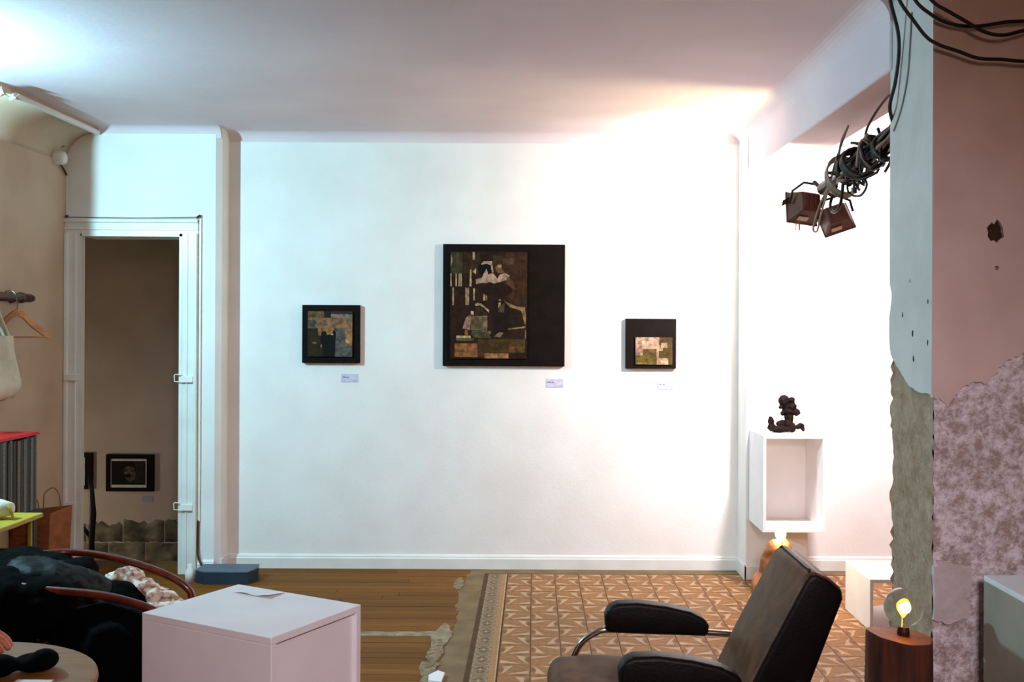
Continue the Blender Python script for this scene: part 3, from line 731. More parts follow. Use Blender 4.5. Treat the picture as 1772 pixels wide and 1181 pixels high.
# ------------------------------------------------------------------ things at the left wall
M_RAIL = mat('dark_red_wood', (72, 30, 18), (50, 20, 12), rough=0.4, scale=8, stretch=(8, 1, 8))
t = thing('coat_rail', 'dark red wooden coat rail on the left wall', 'coat rail', (XL, 5.7, 1.70))
m = MB(); m.tube([(XL + 0.06, 4.98 + 0.35, 1.724), (XL + 0.06, 5.90, 1.724), (XL + 0.06, 5.93, 1.724)], 0.025, 12, rs=[0.025, 0.025, 0.019]); setp(m.build('bar', M_RAIL, None, smooth=True), t)
for yy in (5.42, 5.80):
    m = MB(); m.tube([(XL, yy, 1.724), (XL + 0.035, yy, 1.724), (XL + 0.06, yy, 1.724)], 0.02, 10, rs=[0.034, 0.022, 0.020]); m.tube([(XL + 0.06, yy - 0.022, 1.724), (XL + 0.06, yy - 0.012, 1.724), (XL + 0.06, yy + 0.012, 1.724), (XL + 0.06, yy + 0.022, 1.724)], 0.03, 12, rs=[0.026, 0.031, 0.031, 0.026])
    setp(m.build('bracket', M_RAIL, None, smooth=True), t)
M_HANG = mat('orange_wood', (166, 98, 46), (140, 78, 34), rough=0.45, scale=6, stretch=(1, 1, 8))
hc = Vector((XL + 0.105, 5.67, 1.645)); hd = Vector((0.45, 0.893, 0))
t = thing('clothes_hanger', 'orange wooden clothes hanger on the coat rail', 'hanger', hc)
m = MB()
arm = [(-0.205, -0.145), (-0.19, -0.125), (-0.10, -0.055), (-0.03, 0.0), (0, 0.012), (0.03, 0.0), (0.10, -0.055), (0.19, -0.125), (0.205, -0.145)]
low = [(0.205, -0.152), (0.18, -0.147), (0.09, -0.088), (0.03, -0.035), (0, -0.025), (-0.03, -0.035), (-0.09, -0.088), (-0.18, -0.147), (-0.205, -0.152)]
pr = arm + low; nrm = Vector((-hd.y, hd.x, 0)) * 0.007
tri = tessellate_polygon([[Vector((p[0], p[1], 0)) for p in pr]]); k = len(pr)
P3 = [hc + hd * p[0] + Vector((0, 0, p[1])) for p in pr]
m.add([p - nrm for p in P3] + [p + nrm for p in P3], [q for q in tri] + [tuple(i + k for i in q)[::-1] for q in tri] + [(i, (i + 1) % k, k + (i + 1) % k, k + i) for i in range(k)])
setp(m.build('shoulders', M_HANG), t)
m = MB(); m.tube([hc + hd * -0.185 + Vector((0, 0, -0.143)), hc + hd * 0.185 + Vector((0, 0, -0.143))], 0.0045, 8); setp(m.build('trouser_bar', M_HANG), t)
m = MB(); m.tube([hc + Vector((0, 0, 0.0)), hc + Vector((0, 0, 0.05))] + [Vector((XL + 0.06, 5.67, 1.724)) + Vector((0.036 * math.cos(a), 0.0, 0.036 * math.sin(a))) for a in [0.1 + 0.3 * i for i in range(9)]], 0.003, 6); setp(m.build('hook', M_CHROME), t)

# tote bag
M_TOTE = mat('cream_canvas', (214, 206, 186), (196, 186, 164), rough=0.9, scale=10, bump=0.3, bump_scale=50)
t = thing('tote_bag', 'cream canvas tote bag hanging below the coat rail', 'bag', (XL + 0.09, 5.50, 1.17))
bm = bmesh.new(); bmesh.ops.create_grid(bm, x_segments=14, y_segments=16, size=0.5)
me = bpy.data.meshes.new('tote_body'); vs = []; fs = []
nu, nv = 28, 14
for j in range(nv + 1):
    tt = j / nv; z = 1.165 + 0.345 * tt
    hw = 0.205 * (1.0 - 0.16 * tt ** 2) * (0.80 + 0.20 * min(1, tt * 6)); th = 0.055 * (1 - 0.75 * tt) * min(1.0, 0.25 + tt * 5)
    for i in range(nu):
        a = 2 * PI * i / nu
        ca, sa = math.cos(a), math.sin(a)
        ex = abs(ca) ** 0.55 * (1 if ca > 0 else -1); ey = abs(sa) ** 0.8 * (1 if sa > 0 else -1)
        wob = 1 + 0.05 * math.sin(3 * a + 4 * tt)
        vs.append((XL + 0.085 + th * ey * wob + 0.01 * math.sin(5 * tt + 2 * a), 5.50 + hw * ex, z + 0.012 * math.sin(2.2 * a) * (1 - tt)))
for j in range(nv):
    for i in range(nu): fs.append((j * nu + i, j * nu + (i + 1) % nu, (j + 1) * nu + (i + 1) % nu, (j + 1) * nu + i))
fs.append(tuple(range(nu))[::-1])
bm.free(); m = MB(); m.add(vs, fs); setp(m.build('tote_body', M_TOTE, None, smooth=True), t)
for s in (-1, 1):
    m = MB(); m.tube(spline([(XL + 0.085 + s * 0.012, 5.40, 1.50), (XL + 0.075 + s * 0.01, 5.45, 1.62), (XL + 0.06, 5.48, 1.755), (XL + 0.075 + s * 0.01, 5.52, 1.62), (XL + 0.085 + s * 0.012, 5.60, 1.50)], 5), 0.009, 6); setp(m.build('handle', M_TOTE), t)

# black bench with a row of magazines and a red folder on top
t = thing('low_bench', 'dark wooden bench under the row of magazines by the left wall', 'bench', (-2.84, 5.15, 0))
M_DWOOD = mat('dark_wood', (46, 32, 22), (34, 23, 16), rough=0.5, scale=6, stretch=(8, 1, 8))
m = MB(); m.box(XL + 0.005, -2.705, 4.75, 5.64, 0.52, 0.56); setp(m.build('seat_board', M_DWOOD, None, bevel=0.004), t)
for xx in (XL + 0.03, -2.735):
    for yy in (4.80, 5.58):
        m = MB(); m.box(xx - 0.02, xx + 0.02, yy - 0.02, yy + 0.02, 0, 0.52); setp(m.build('leg', M_DWOOD), t)
y = 5.617; i = 0
cols = [(118, 108, 92), (64, 58, 50), (140, 132, 116), (44, 40, 36), (98, 92, 78), (126, 118, 104), (56, 52, 46), (86, 78, 64), (150, 142, 128)]
mag_mats = [mat('magazine_cover_%d' % q, c, tuple(v * 0.8 for v in c), rough=0.5, scale=25, stretch=(1, 1, 6)) for q, c in enumerate(cols)]
ORD = ['first', 'second', 'third', 'fourth', 'fifth', 'sixth', 'seventh', 'eighth', 'ninth', 'tenth', 'eleventh', 'twelfth', 'thirteenth', 'fourteenth', 'fifteenth', 'sixteenth', 'seventeenth', 'eighteenth', 'nineteenth', 'twentieth']
SHADE = ['warm grey', 'dark grey', 'pale grey', 'black', 'olive grey', 'light grey', 'charcoal', 'brownish grey', 'palest grey']
while i < 20:
    th = random.choice((0.014, 0.018, 0.022, 0.026, 0.030)); q = i % len(cols)
    z1 = 0.56 + 0.405 + random.uniform(-0.012, 0.004)
    m = MB(); m.box(XL + 0.012, -2.722 + random.uniform(-0.005, 0.004), y - th + 0.001, y, 0.5605, z1)
    ci = (q * 5 + i) % len(cols)
    o = m.build('magazine', mag_mats[ci])
    tag(o, SHADE[ci] + ' magazine under the red folder, ' + ORD[i] + ' from the doorway end', 'magazine', 'upright magazines under the red folder')
    y -= th; i += 1
ylast = y
m = MB(); m.box(XL + 0.008, -2.715, ylast - 0.005, 5.622, 0.9695, 0.979); m.box(XL + 0.012, -2.719, ylast, 5.618, 0.979, 0.984)
tag(m.build('red_folder', mat('red_card', (200, 14, 22), (180, 10, 18), rough=0.45, scale=8)), 'flat red folder lying on top of the upright magazines', 'folder')

# yellow table with a rolled cloth
M_YEL = mat('yellow_paint', (172, 150, 34), (152, 130, 28), rough=0.5, scale=7)
t = thing('yellow_table', 'small yellow table with thin legs in front of the magazines', 'table', (-2.5, 4.05, 0))
m = MB(); m.box(-2.95, -2.13, 3.62, 4.45, 0.732, 0.752); setp(m.build('tabletop', M_YEL, None, bevel=0.004), t)
for xx in (-2.92, -2.165):
    for yy in (3.66, 4.40):
        m = MB(); m.tube([(xx, yy, 0), (xx, yy, 0.735)], 0.011, 8); setp(m.build('leg', M_YEL, None, smooth=True), t)
m = MB(); m.tube([(-2.92, 4.40, 0.60), (-2.165, 4.40, 0.60)], 0.007, 6); setp(m.build('rail', M_DWOOD), t)
t = thing('rolled_cloth', 'white rolled cloth with a red band on the yellow table', 'cloth roll', (-2.5, 4.30, 0.752))
M_CLOTH = mat('white_cloth', (224, 222, 210), (206, 204, 192), rough=0.9, scale=12, bump=0.4)
m = MB(); pts = [(-2.78 + 0.59 * k / 12, 4.30, 0.794) for k in range(13)]; m.tube(pts, 0.042, 14, rs=[0.030] + [0.042 + 0.002 * math.sin(k * 1.7) for k in range(11)] + [0.026]); setp(m.build('roll', M_CLOTH, None, smooth=True), t)
m = MB(); m.tube([(-2.283, 4.30, 0.794), (-2.270, 4.30, 0.794)], 0.0445, 14); setp(m.build('band', mat('red_band', (190, 92, 70), (170, 80, 60))), t)
m = MB(); m.tube(spline([(-2.205, 4.285, 0.815), (-2.185, 4.27, 0.80), (-2.175, 4.27, 0.775), (-2.172, 4.27, 0.760)]), 0.006, 6); setp(m.build('tie', M_YEL), t)

# brown paper bag
M_KRAFT = mat('brown_paper', (158, 92, 48), (130, 72, 36), rough=0.85, scale=9, stretch=(1, 1, 3), bump=0.3)
t = thing('paper_bag', 'brown paper carrier bag on the floor beside the doorway', 'bag', (-2.82, 5.93, 0))
m = MB()
m.add([(-2.955, 5.80, 0.0), (-2.755, 5.80, 0.0), (-2.755, 6.06, 0.0), (-2.955, 6.06, 0.0), (-2.965, 5.79, 0.47), (-2.738, 5.80, 0.50), (-2.735, 6.07, 0.505), (-2.962, 6.06, 0.48)],
      [(0, 3, 2, 1), (0, 1, 5, 4), (1, 2, 6, 5), (2, 3, 7, 6), (3, 0, 4, 7)])
o = m.build('paper_body', M_KRAFT); setp(o, t); md = o.modifiers.new('t', 'SOLIDIFY'); md.thickness = 0.003
for yy in (5.80, 6.06):
    m = MB(); m.tube(spline([(-2.90, yy, 0.48), (-2.895, yy, 0.57), (-2.85, yy + 0.01, 0.605), (-2.81, yy, 0.57), (-2.80, yy, 0.49)], 5), 0.003, 6); setp(m.build('handle', M_KRAFT), t)
m = MB()
for k in range(7): m.box(-2.93 + 0.01 * (k % 3), -2.79 - 0.012 * ((k * 2) % 3), 5.7935, 5.7955, 0.10 + 0.045 * k, 0.108 + 0.045 * k)
t2 = m.build('printed_stripes', mat('kraft_print', (124, 58, 26), (110, 50, 22))); setp(t2, t)

# blue carton and white plug by the doorway
M_BLUE = mat('dark_blue_board', (30, 50, 66), (22, 38, 52), rough=0.6, scale=6)
M_BLUE2 = mat('blue_grey_lid', (84, 100, 116), (74, 88, 104), rough=0.6, scale=6)
t = thing('blue_carton', 'flat dark blue carton on the floor by the doorway corner', 'box', (-1.9, 6.3, 0))
m = MB(); m.prism([(-2.065, 6.26), (-2.00, 6.215), (-1.735, 6.215), (-1.700, 6.33), (-1.72, 6.42), (-2.06, 6.42)], 'z', 0, 0.072); setp(m.build('carton_body', M_BLUE), t)
m = MB(); m.prism([(-2.067, 6.262), (-2.00, 6.213), (-1.733, 6.213), (-1.698, 6.33), (-1.718, 6.422), (-2.062, 6.422)], 'z', 0.072, 0.078); setp(m.build('lid', M_BLUE2), t)
m = MB(); m.lathe([(0.030, 0.0), (0.030, 0.05), (0.026, 0.07), (0.016, 0.085), (0.016, 0.105), (0.012, 0.11)], -2.105, 6.28, 16)
tag(m.build('white_plug', M_TRIM, smooth=True), 'small white plug on the floor between casing and blue carton', 'plug')

# ------------------------------------------------------------------ bentwood armchair with coats and scarf
M_BENT = mat('red_brown_bentwood', (112, 40, 18), (78, 26, 12), rough=0.3, scale=5, stretch=(6, 6, 1), coat=0.3)
t = thing('bentwood_armchair', 'red brown bentwood armchair piled with dark coats', 'chair', (-1.5, 3.58, 0))
hoop = [(-1.27, 3.79, 0.0), (-1.265, 3.79, 0.25), (-1.265, 3.79, 0.47), (-1.268, 3.80, 0.56), (-1.287, 3.80, 0.595), (-1.33, 3.80, 0.625), (-1.396, 3.80, 0.655), (-1.482, 3.80, 0.684), (-1.57, 3.80, 0.706), (-1.66, 3.80, 0.720), (-1.75, 3.78, 0.727),
        (-1.82, 3.70, 0.73), (-1.84, 3.58, 0.73), (-1.81, 3.45, 0.725), (-1.73, 3.37, 0.715), (-1.60, 3.35, 0.70), (-1.42, 3.35, 0.683), (-1.30, 3.35, 0.655), (-1.235, 3.35, 0.630), (-1.19, 3.355, 0.595), (-1.175, 3.36, 0.54), (-1.17, 3.365, 0.45), (-1.17, 3.37, 0.25), (-1.17, 3.37, 0.0)]
m = MB(); m.tube(spline(hoop, 4), 0.0135, 10); setp(m.build('arm_hoop', M_BENT, None, smooth=True), t)
m = MB(); m.tube([(-1.47 + 0.255 * math.cos(a), 3.575 + 0.205 * math.sin(a), 0.445) for a in [2 * PI * k / 32 for k in range(32)]], 0.019, 8, closed=True); setp(m.build('seat_ring', M_BENT, None, smooth=True), t)
m = MB(); m.add([(-1.47 + 0.25 * math.cos(a), 3.575 + 0.20 * math.sin(a), 0.452) for a in [2 * PI * k / 32 for k in range(32)]] + [(-1.47 + 0.25 * math.cos(a), 3.575 + 0.20 * math.sin(a), 0.440) for a in [2 * PI * k / 32 for k in range(32)]],
      [tuple(range(32)), tuple(range(32, 64))[::-1]] + [(k, (k + 1) % 32, 32 + (k + 1) % 32, 32 + k) for k in range(32)]); setp(m.build('seat', M_DWOOD), t)
for (xx, yy) in ((-1.80, 3.70), (-1.80, 3.45)):
    m = MB(); m.tube(spline([(xx - 0.06, yy, 0.0), (xx, yy, 0.44), (xx - 0.03, yy, 0.73)]), 0.014, 8); setp(m.build('leg', M_BENT, None, smooth=True), t)
M_COAT = mat('black_coat_cloth', (7, 7, 7), (4, 4, 4), rough=0.9, scale=14, bump=0.4, bump_scale=40, spec=0.04)
M_COAT2 = mat('dark_green_coat', (12, 18, 15), (5, 7, 6), rough=0.6, scale=10, bump=0.4, bump_scale=30, spec=0.15)
me = blob_mesh('black_coat', [((-1.80, 3.60, 0.70), (0.17, 0.26, 0.055), (0, 10, 0)), ((-1.90, 3.60, 0.42), (0.10, 0.27, 0.30), (0, -6, 0)), ((-1.98, 3.62, 0.62), (0.14, 0.20, 0.12), (0, 0, 0)), ((-1.66, 3.62, 0.60), (0.09, 0.17, 0.16), (0, 25, 0)), ((-1.62, 3.40, 0.64), (0.13, 0.11, 0.09), (0, 8, 0)), ((-2.02, 3.50, 0.34), (0.13, 0.22, 0.32), (0, 0, 0)), ((-1.71, 3.33, 0.45), (0.10, 0.07, 0.28), (0, 0, 0)), ((-1.78, 3.41, 0.70), (0.14, 0.10, 0.06), (0, 0, 0)), ((-1.84, 3.52, 0.70), (0.10, 0.16, 0.06), (0, 0, 0)), ((-1.85, 3.30, 0.40), (0.16, 0.09, 0.32), (0, 0, 0))], 0.014, 0.035, 0.09)
tag(link('black_coat', me, M_COAT), 'black coat draped over the back of the bentwood armchair', 'coat')
me = blob_mesh('green_jacket', [((-1.66, 3.52, 0.705), (0.15, 0.13, 0.05), (0, 14, 10)), ((-1.56, 3.55, 0.655), (0.12, 0.13, 0.05), (0, 28, 0)), ((-1.74, 3.44, 0.69), (0.10, 0.10, 0.045), (0, 0, 0))], 0.010, 0.03, 0.06)
tag(link('dark_green_jacket', me, M_COAT2), 'dark green jacket slung on top of the black coat', 'jacket')
me = blob_mesh('dark_coat', [((-1.44, 3.52, 0.53), (0.19, 0.17, 0.075), (0, 6, 0)), ((-1.40, 3.36, 0.52), (0.18, 0.08, 0.14), (0, 4, 0)), ((-1.36, 3.28, 0.33), (0.17, 0.05, 0.28), (0, 0, 0)), ((-1.47, 3.62, 0.57), (0.12, 0.12, 0.09), (0, 15, 0)), ((-1.22, 3.34, 0.40), (0.08, 0.06, 0.24), (0, 0, 0)), ((-1.30, 3.45, 0.55), (0.10, 0.10, 0.05), (0, 8, 0))], 0.012, 0.03, 0.08)
tag(link('seat_coat', me, M_COAT), 'black coat heaped on the seat and hanging over the near side of the armchair', 'coat')
# flowered scarf
M_SCARF = bpy.data.materials.new('flowered_cloth'); M_SCARF.use_nodes = True
nt = M_SCARF.node_tree; b = nt.nodes['Principled BSDF']; b.inputs['Roughness'].default_value = 0.85
vo = nt.nodes.new('ShaderNodeTexVoronoi'); vo.inputs['Scale'].default_value = 26
nz = nt.nodes.new('ShaderNodeTexNoise'); nz.inputs['Scale'].default_value = 30
rp = nt.nodes.new('ShaderNodeValToRGB'); els = rp.color_ramp.elements
els[0].position = 0.0; els[0].color = (*lin((222, 214, 200)), 1); els[1].position = 1.0; els[1].color = (*lin((90, 40, 30)), 1)
for p, c in ((0.42, (224, 216, 204)), (0.52, (208, 176, 152)), (0.60, (140, 84, 62)), (0.72, (200, 190, 170))):
    e = rp.color_ramp.elements.new(p); e.color = (*lin(c), 1)
tcn = nt.nodes.new('ShaderNodeTexCoord')
nt.links.new(tcn.outputs['Object'], nz.inputs['Vector']); nt.links.new(nz.outputs['Fac'], rp.inputs['Fac']); nt.links.new(rp.outputs[0], b.inputs['Base Color'])
me = blob_mesh('flowered_scarf', [((-1.455, 3.70, 0.655), (0.055, 0.05, 0.035), (0, 20, 0)), ((-1.395, 3.68, 0.615), (0.06, 0.055, 0.040), (0, 30, 20)), ((-1.335, 3.665, 0.590), (0.055, 0.06, 0.036), (0, 10, -15)), ((-1.275, 3.64, 0.565), (0.060, 0.055, 0.034), (0, 20, 0)), ((-1.315, 3.60, 0.560), (0.06, 0.06, 0.035), (0, 0, 30)), ((-1.245, 3.60, 0.545), (0.05, 0.05, 0.03), (0, 0, 0)), ((-1.50, 3.70, 0.655), (0.05, 0.04, 0.02), (0, 0, 0))], 0.007, 0.035, 0.04)
tag(link('flowered_scarf', me, M_SCARF), 'white and pink flowered scarf crumpled on the armchair seat', 'scarf')

# ------------------------------------------------------------------ round table, person's hand, things on it
M_TTOP = mat('tan_tabletop', (150, 98, 40), (132, 84, 32), rough=0.5, scale=6, stretch=(1, 10, 1))
t = thing('round_table', 'round tan wooden table at the lower left', 'table', (-1.40, 2.37, 0))
m = MB(); m.lathe([(0.350, 0.692), (0.362, 0.697), (0.364, 0.707), (0.362, 0.717), (0.356, 0.720)], -1.40, 2.37, 64); setp(m.build('tabletop', M_TTOP, None), t)
m = MB(); m.lathe([(0.035, 0.03), (0.030, 0.35), (0.035, 0.66), (0.09, 0.692)], -1.40, 2.37, 20); setp(m.build('column', M_BLACKM, None, smooth=True), t)
m = MB(); m.lathe([(0.22, 0.0), (0.22, 0.012), (0.05, 0.035)], -1.40, 2.37, 32); setp(m.build('base', M_BLACKM), t)
me = blob_mesh('black_pouch', [((-1.215, 2.50, 0.738), (0.052, 0.050, 0.020), (0, 0, 20)), ((-1.19, 2.49, 0.745), (0.035, 0.038, 0.026), (0, 0, 0)), ((-1.285, 2.455, 0.742), (0.050, 0.040, 0.026), (0, 0, 0))], 0.006, 0.006, 0.05)
for v in me.vertices: v.co.z += 0.004
tag(link('black_pouch', me, M_COAT), 'small black rounded pouch lying on the round table', 'pouch')
m = MB(); m.box(-1.22, -1.135, 2.36, 2.425, 0.7203, 0.724); tag(m.build('white_card', M_BOX), 'small white card at the edge of the round table', 'card')

# person sitting left of the table, only the fingers reach into the picture
M_SKIN = mat('skin', (196, 120, 88), (180, 102, 74), rough=0.5, scale=20)
M_TOP = mat('black_jersey', (14, 14, 15), (10, 10, 10), rough=0.9, scale=30, spec=0.2)
t = thing('person', 'person in black at the left edge resting a hand on the round table', 'person', (-2.15, 2.45, 0))
V = [(-2.12, 2.42, 0.50), (-2.13, 2.42, 0.75), (-2.08, 2.42, 1.00), (-2.05, 2.42, 1.10), (-2.02, 2.42, 1.17), (-1.99, 2.42, 1.28),
     (-2.06, 2.60, 1.04), (-1.95, 2.66, 0.84), (-1.70, 2.58, 0.770), (-1.47, 2.53, 0.765),
     (-2.06, 2.24, 1.04), (-1.98, 2.12, 0.80), (-1.78, 2.20, 0.60),
     (-2.08, 2.52, 0.50), (-1.68, 2.56, 0.53), (-1.66, 2.56, 0.08), (-1.54, 2.57, 0.03),
     (-2.08, 2.32, 0.50), (-1.68, 2.26, 0.53), (-1.72, 2.26, 0.08), (-1.60, 2.25, 0.03)]
E = [(0, 1), (1, 2), (2, 3), (3, 4), (4, 5), (2, 6), (6, 7), (7, 8), (8, 9), (2, 10), (10, 11), (11, 12), (0, 13), (13, 14), (14, 15), (15, 16), (0, 17), (17, 18), (18, 19), (19, 20)]
R = [0.13, 0.14, 0.15, 0.06, 0.055, 0.095, 0.065, 0.05, 0.042, 0.034, 0.065, 0.05, 0.045, 0.085, 0.065, 0.045, 0.04, 0.085, 0.065, 0.045, 0.04]
me = skin_mesh('body', V, E, R, 0)
me.materials.append(M_TOP); me.materials.append(M_SKIN)
for p in me.polygons:
    c = p.center
    if c.z > 1.125: p.material_index = 1
    if c.x > -1.52 and c.z > 0.6: p.material_index = 1
setp(link('body', me, None), t)
# hand: palm with five fingers curled over the table
w = Vector((-1.462, 2.52, 0.780)); HV = [w, w + Vector((0.05, 0, 0.004)), w + Vector((0.095, 0.0, 0.006))]; HE = [(0, 1), (1, 2)]; HR = [0.030, 0.036, 0.036]
fing = [(0.033, 0.072, 0.9), (0.012, 0.080, 1.0), (-0.010, 0.076, 0.95), (-0.031, 0.060, 0.8)]
for (dy, ln, k) in fing:
    i0 = len(HV); b0 = w + Vector((0.088, dy, 0.010))
    HV += [b0, b0 + Vector((ln * 0.45, dy * 0.12, 0.006)), b0 + Vector((ln * 0.80, dy * 0.15, -0.010)), b0 + Vector((ln * 1.0, dy * 0.15, -0.032))]
    HE += [(2, i0), (i0, i0 + 1), (i0 + 1, i0 + 2), (i0 + 2, i0 + 3)]; HR += [0.011, 0.0105, 0.0095, 0.008]
i0 = len(HV); HV += [w + Vector((0.035, -0.036, -0.004)), w + Vector((0.070, -0.058, -0.014)), w + Vector((0.105, -0.062, -0.024))]; HE += [(1, i0), (i0, i0 + 1), (i0 + 1, i0 + 2)]; HR += [0.014, 0.011, 0.009]
me = skin_mesh('hand', [tuple(v) for v in HV], HE, HR, 0, 2); setp(link('hand', me, M_SKIN), t)
m = MB(); m.tube([(-1.72, 2.585, 0.772), (-1.60, 2.556, 0.770), (-1.50, 2.535, 0.767)], 0.05, 14, rs=[0.052, 0.048, 0.043]); setp(m.build('sleeve_cuff', M_TOP, None, smooth=True), t)
me = blob_mesh('hair', [((-2.02, 2.42, 1.345), (0.105, 0.098, 0.075), (0, -10, 0)), ((-2.06, 2.42, 1.28), (0.075, 0.09, 0.09), (0, 0, 0))], 0.012, 0.01, 0.04)
setp(link('hair', me, mat('dark_hair', (30, 22, 18), (20, 14, 12))), t)
t = thing('stool', 'black stool under the seated person at the left edge', 'stool', (-2.12, 2.42, 0))
m = MB(); m.lathe([(0.18, 0.33), (0.19, 0.34), (0.19, 0.365), (0.17, 0.375)], -2.12, 2.42, 28); setp(m.build('seat', M_DWOOD), t)
for k in range(4):
    a = PI / 4 + k * PI / 2; m = MB(); m.tube([(-2.12 + 0.19 * math.cos(a), 2.42 + 0.19 * math.sin(a), 0), (-2.12 + 0.13 * math.cos(a), 2.42 + 0.13 * math.sin(a), 0.335)], 0.015, 8); setp(m.build('leg', M_DWOOD), t)

# ------------------------------------------------------------------ hollow white plinths
def oriented(m, ox, oy, ang, name, mats, t, bevel=0.0015):
    o = m.build(name, mats, None, bevel=bevel); o.matrix_world = Matrix.Identity(4)
    ca, sa = math.cos(ang), math.sin(ang)
    for v in o.data.vertices:
        x, y = v.co.x, v.co.y; v.co.x = ox + ca * x - sa * y; v.co.y = oy + sa * x + ca * y
    return setp(o, t)
# foreground plinth: local x along the closed front, local y along the open right side
K = 0.72
cF = Vector((-0.8436 * K, 3.30 * K)); cL = Vector((-1.370 * K, 3.587 * K)); cR = Vector((-0.6436 * K, 3.715 * K))
ux = (cF - cL); LX = ux.length; ang = math.atan2(ux.y, ux.x); LY = (cR - cF).length
H = 1.56 - K; TH = 0.018
t = thing('white_plinth', 'white plinth with a recessed side panel, large in the lower left foreground', 'plinth', (cL.x, cL.y, 0))
def pp(name, *bx):
    m = MB(); m.box(*bx); oriented(m, cL.x, cL.y, ang, name, M_BOX, t)
pp('top_board', 0, LX, 0, LY, H - TH, H); pp('front_board', 0, LX, 0, TH, 0.0, H - TH); pp('rear_board', 0, LX, LY - TH, LY, 0.0, H - TH); pp('inner_board', 0, TH, TH, LY - TH, 0.0, H - TH)
pp('bottom_board', TH, LX, TH, LY - TH, 0.0, TH); pp('side_panel', LX - 0.024, LX - 0.012, TH, LY - TH, TH, H - TH)
m = MB(); n = 10; vs = []
for j in range(5):
    for i in range(n + 1):
        u, v = i / n, j / 4
        vs.append((0.055 + 0.125 * u, LY - 0.075 + 0.068 * v, H + 0.0012 + 0.012 * max(0, u - 0.55) ** 1.5 * (1 - v) + 0.004 * (1 - v) * math.sin(5 * u) ** 2))
m.add(vs, [(j * (n + 1) + i, j * (n + 1) + i + 1, (j + 1) * (n + 1) + i + 1, (j + 1) * (n + 1) + i) for j in range(4) for i in range(n)])
o = m.build('paper_sheet', M_BOX, smooth=True)
ca, sa = math.cos(ang), math.sin(ang)
for v in o.data.vertices:
    x, y = v.co.x, v.co.y; v.co.x = cL.x + ca * x - sa * y; v.co.y = cL.y + sa * x + ca * y
tag(o, 'curled white paper on top of the foreground plinth', 'paper')

# sculpture box on the pilaster
BX0, BX1, BY0, BY1, BZ0, BZ1 = 1.344, 1.712, 6.00, 6.395, 0.375, 0.942
t = thing('sculpture_box', 'white open box shelf carrying the dark sculpture at the pilaster', 'box shelf', (BX0, BY1, BZ0))
def bp(name, *b):
    m = MB(); m.box(*b); setp(m.build(name, M_BOX, None, bevel=0.0015), t)
bp('top_board', BX0, BX1, BY0, BY1, BZ1 - 0.018, BZ1); bp('bottom_board', BX0, BX1, BY0, BY1, BZ0, BZ0 + 0.018)
bp('side_board', BX0, BX0 + 0.018, BY0, BY1, BZ0 + 0.018, BZ1 - 0.018); bp('side_board', BX1 - 0.018, BX1, BY0, BY1, BZ0 + 0.018, BZ1 - 0.018)
bp('back_board', BX0 + 0.018, BX1 - 0.018, BY1 - 0.012, BY1, BZ0 + 0.018, BZ1 - 0.018)
# dark knotty sculpture
M_SCULPT = mat('dark_knotty_clay', (32, 19, 14), (16, 10, 8), rough=0.8, scale=30, bump=0.6, bump_scale=60, spec=0.08)
S6 = 6.20 / 1772
def sp(px, py, d=0): return ((px - 925) * S6, 6.20 + d, 1.56 + (570 - py) * S6)
def zz(x, y): return (1300 + x / 9.84, 660 + y / 9.84)
bl = []
for (x, y, rx, rz, d, ry) in ((560, 310, 90, 105, 0.0, 0.030), (690, 290, 50, 55, -0.01, 0.022), (620, 400, 120, 60, 0.01, 0.030), (700, 400, 70, 70, -0.01, 0.025), (500, 420, 30, 30, -0.01, 0.014), (640, 490, 110, 60, 0.0, 0.030), (770, 500, 65, 60, -0.01, 0.024), (540, 520, 40, 40, 0.0, 0.018), (650, 590, 80, 80, 0.0, 0.026),
                          (640, 700, 80, 100, 0.0, 0.028), (700, 760, 70, 80, -0.012, 0.026), (530, 700, 90, 60, 0.012, 0.022), (470, 790, 180, 52, -0.01, 0.032), (360, 760, 75, 70, 0.0, 0.026), (345, 660, 50, 85, 0.005, 0.022), (600, 790, 140, 48, 0.0, 0.034), (800, 750, 60, 40, 0.0, 0.018), (850, 725, 45, 45, 0.0, 0.018), (885, 775, 32, 55, 0.0, 0.016)):
    px, py = zz(x, y); bl.append((sp(px, py, d), (rx / 9.84 * S6, ry, rz / 9.84 * S6), (0, 0, 0)))
me = blob_mesh('knotty_sculpture', bl, 0.0042, 0.014, 0.016, 1)
zmin = min(v.co.z for v in me.vertices)
for v in me.vertices: v.co.z += BZ1 - zmin - 0.001
tag(link('knotty_sculpture', me, M_SCULPT), 'dark knotty root-like sculpture on the white box shelf', 'sculpture')

# low hollow box beyond the pillar with a small brown piece on it
t = thing('low_box', 'low white hollow box on the tiles behind the pillar', 'box', (1.75, 5.53, 0))
def lp(name, *b):
    m = MB(); m.box(*b); setp(m.build(name, M_BOX, None, bevel=0.0015), t)
lp('top_board', 1.748, 2.31, 5.315, 5.735, 0.250, 0.268); lp('bottom_board', 1.766, 2.292, 5.315, 5.735, 0.001, 0.019)
lp('side_board', 1.748, 1.766, 5.315, 5.735, 0.001, 0.250); lp('side_board', 2.292, 2.31, 5.315, 5.735, 0.001, 0.250)
me = blob_mesh('brown_lump', [((1.985, 5.52, 0.290), (0.05, 0.05, 0.022), (0, 0, 0)), ((2.02, 5.52, 0.315), (0.04, 0.04, 0.045), (0, 0, 0)), ((1.96, 5.50, 0.283), (0.03, 0.03, 0.016), (0, 0, 0))], 0.007, 0.012, 0.03, 1)
zmin = min(v.co.z for v in me.vertices)
for v in me.vertices: v.co.z += 0.268 - zmin - 0.001
tag(link('brown_sculpture', me, M_SCULPT), 'small brown lump of sculpture on the low box behind the pillar', 'sculpture')

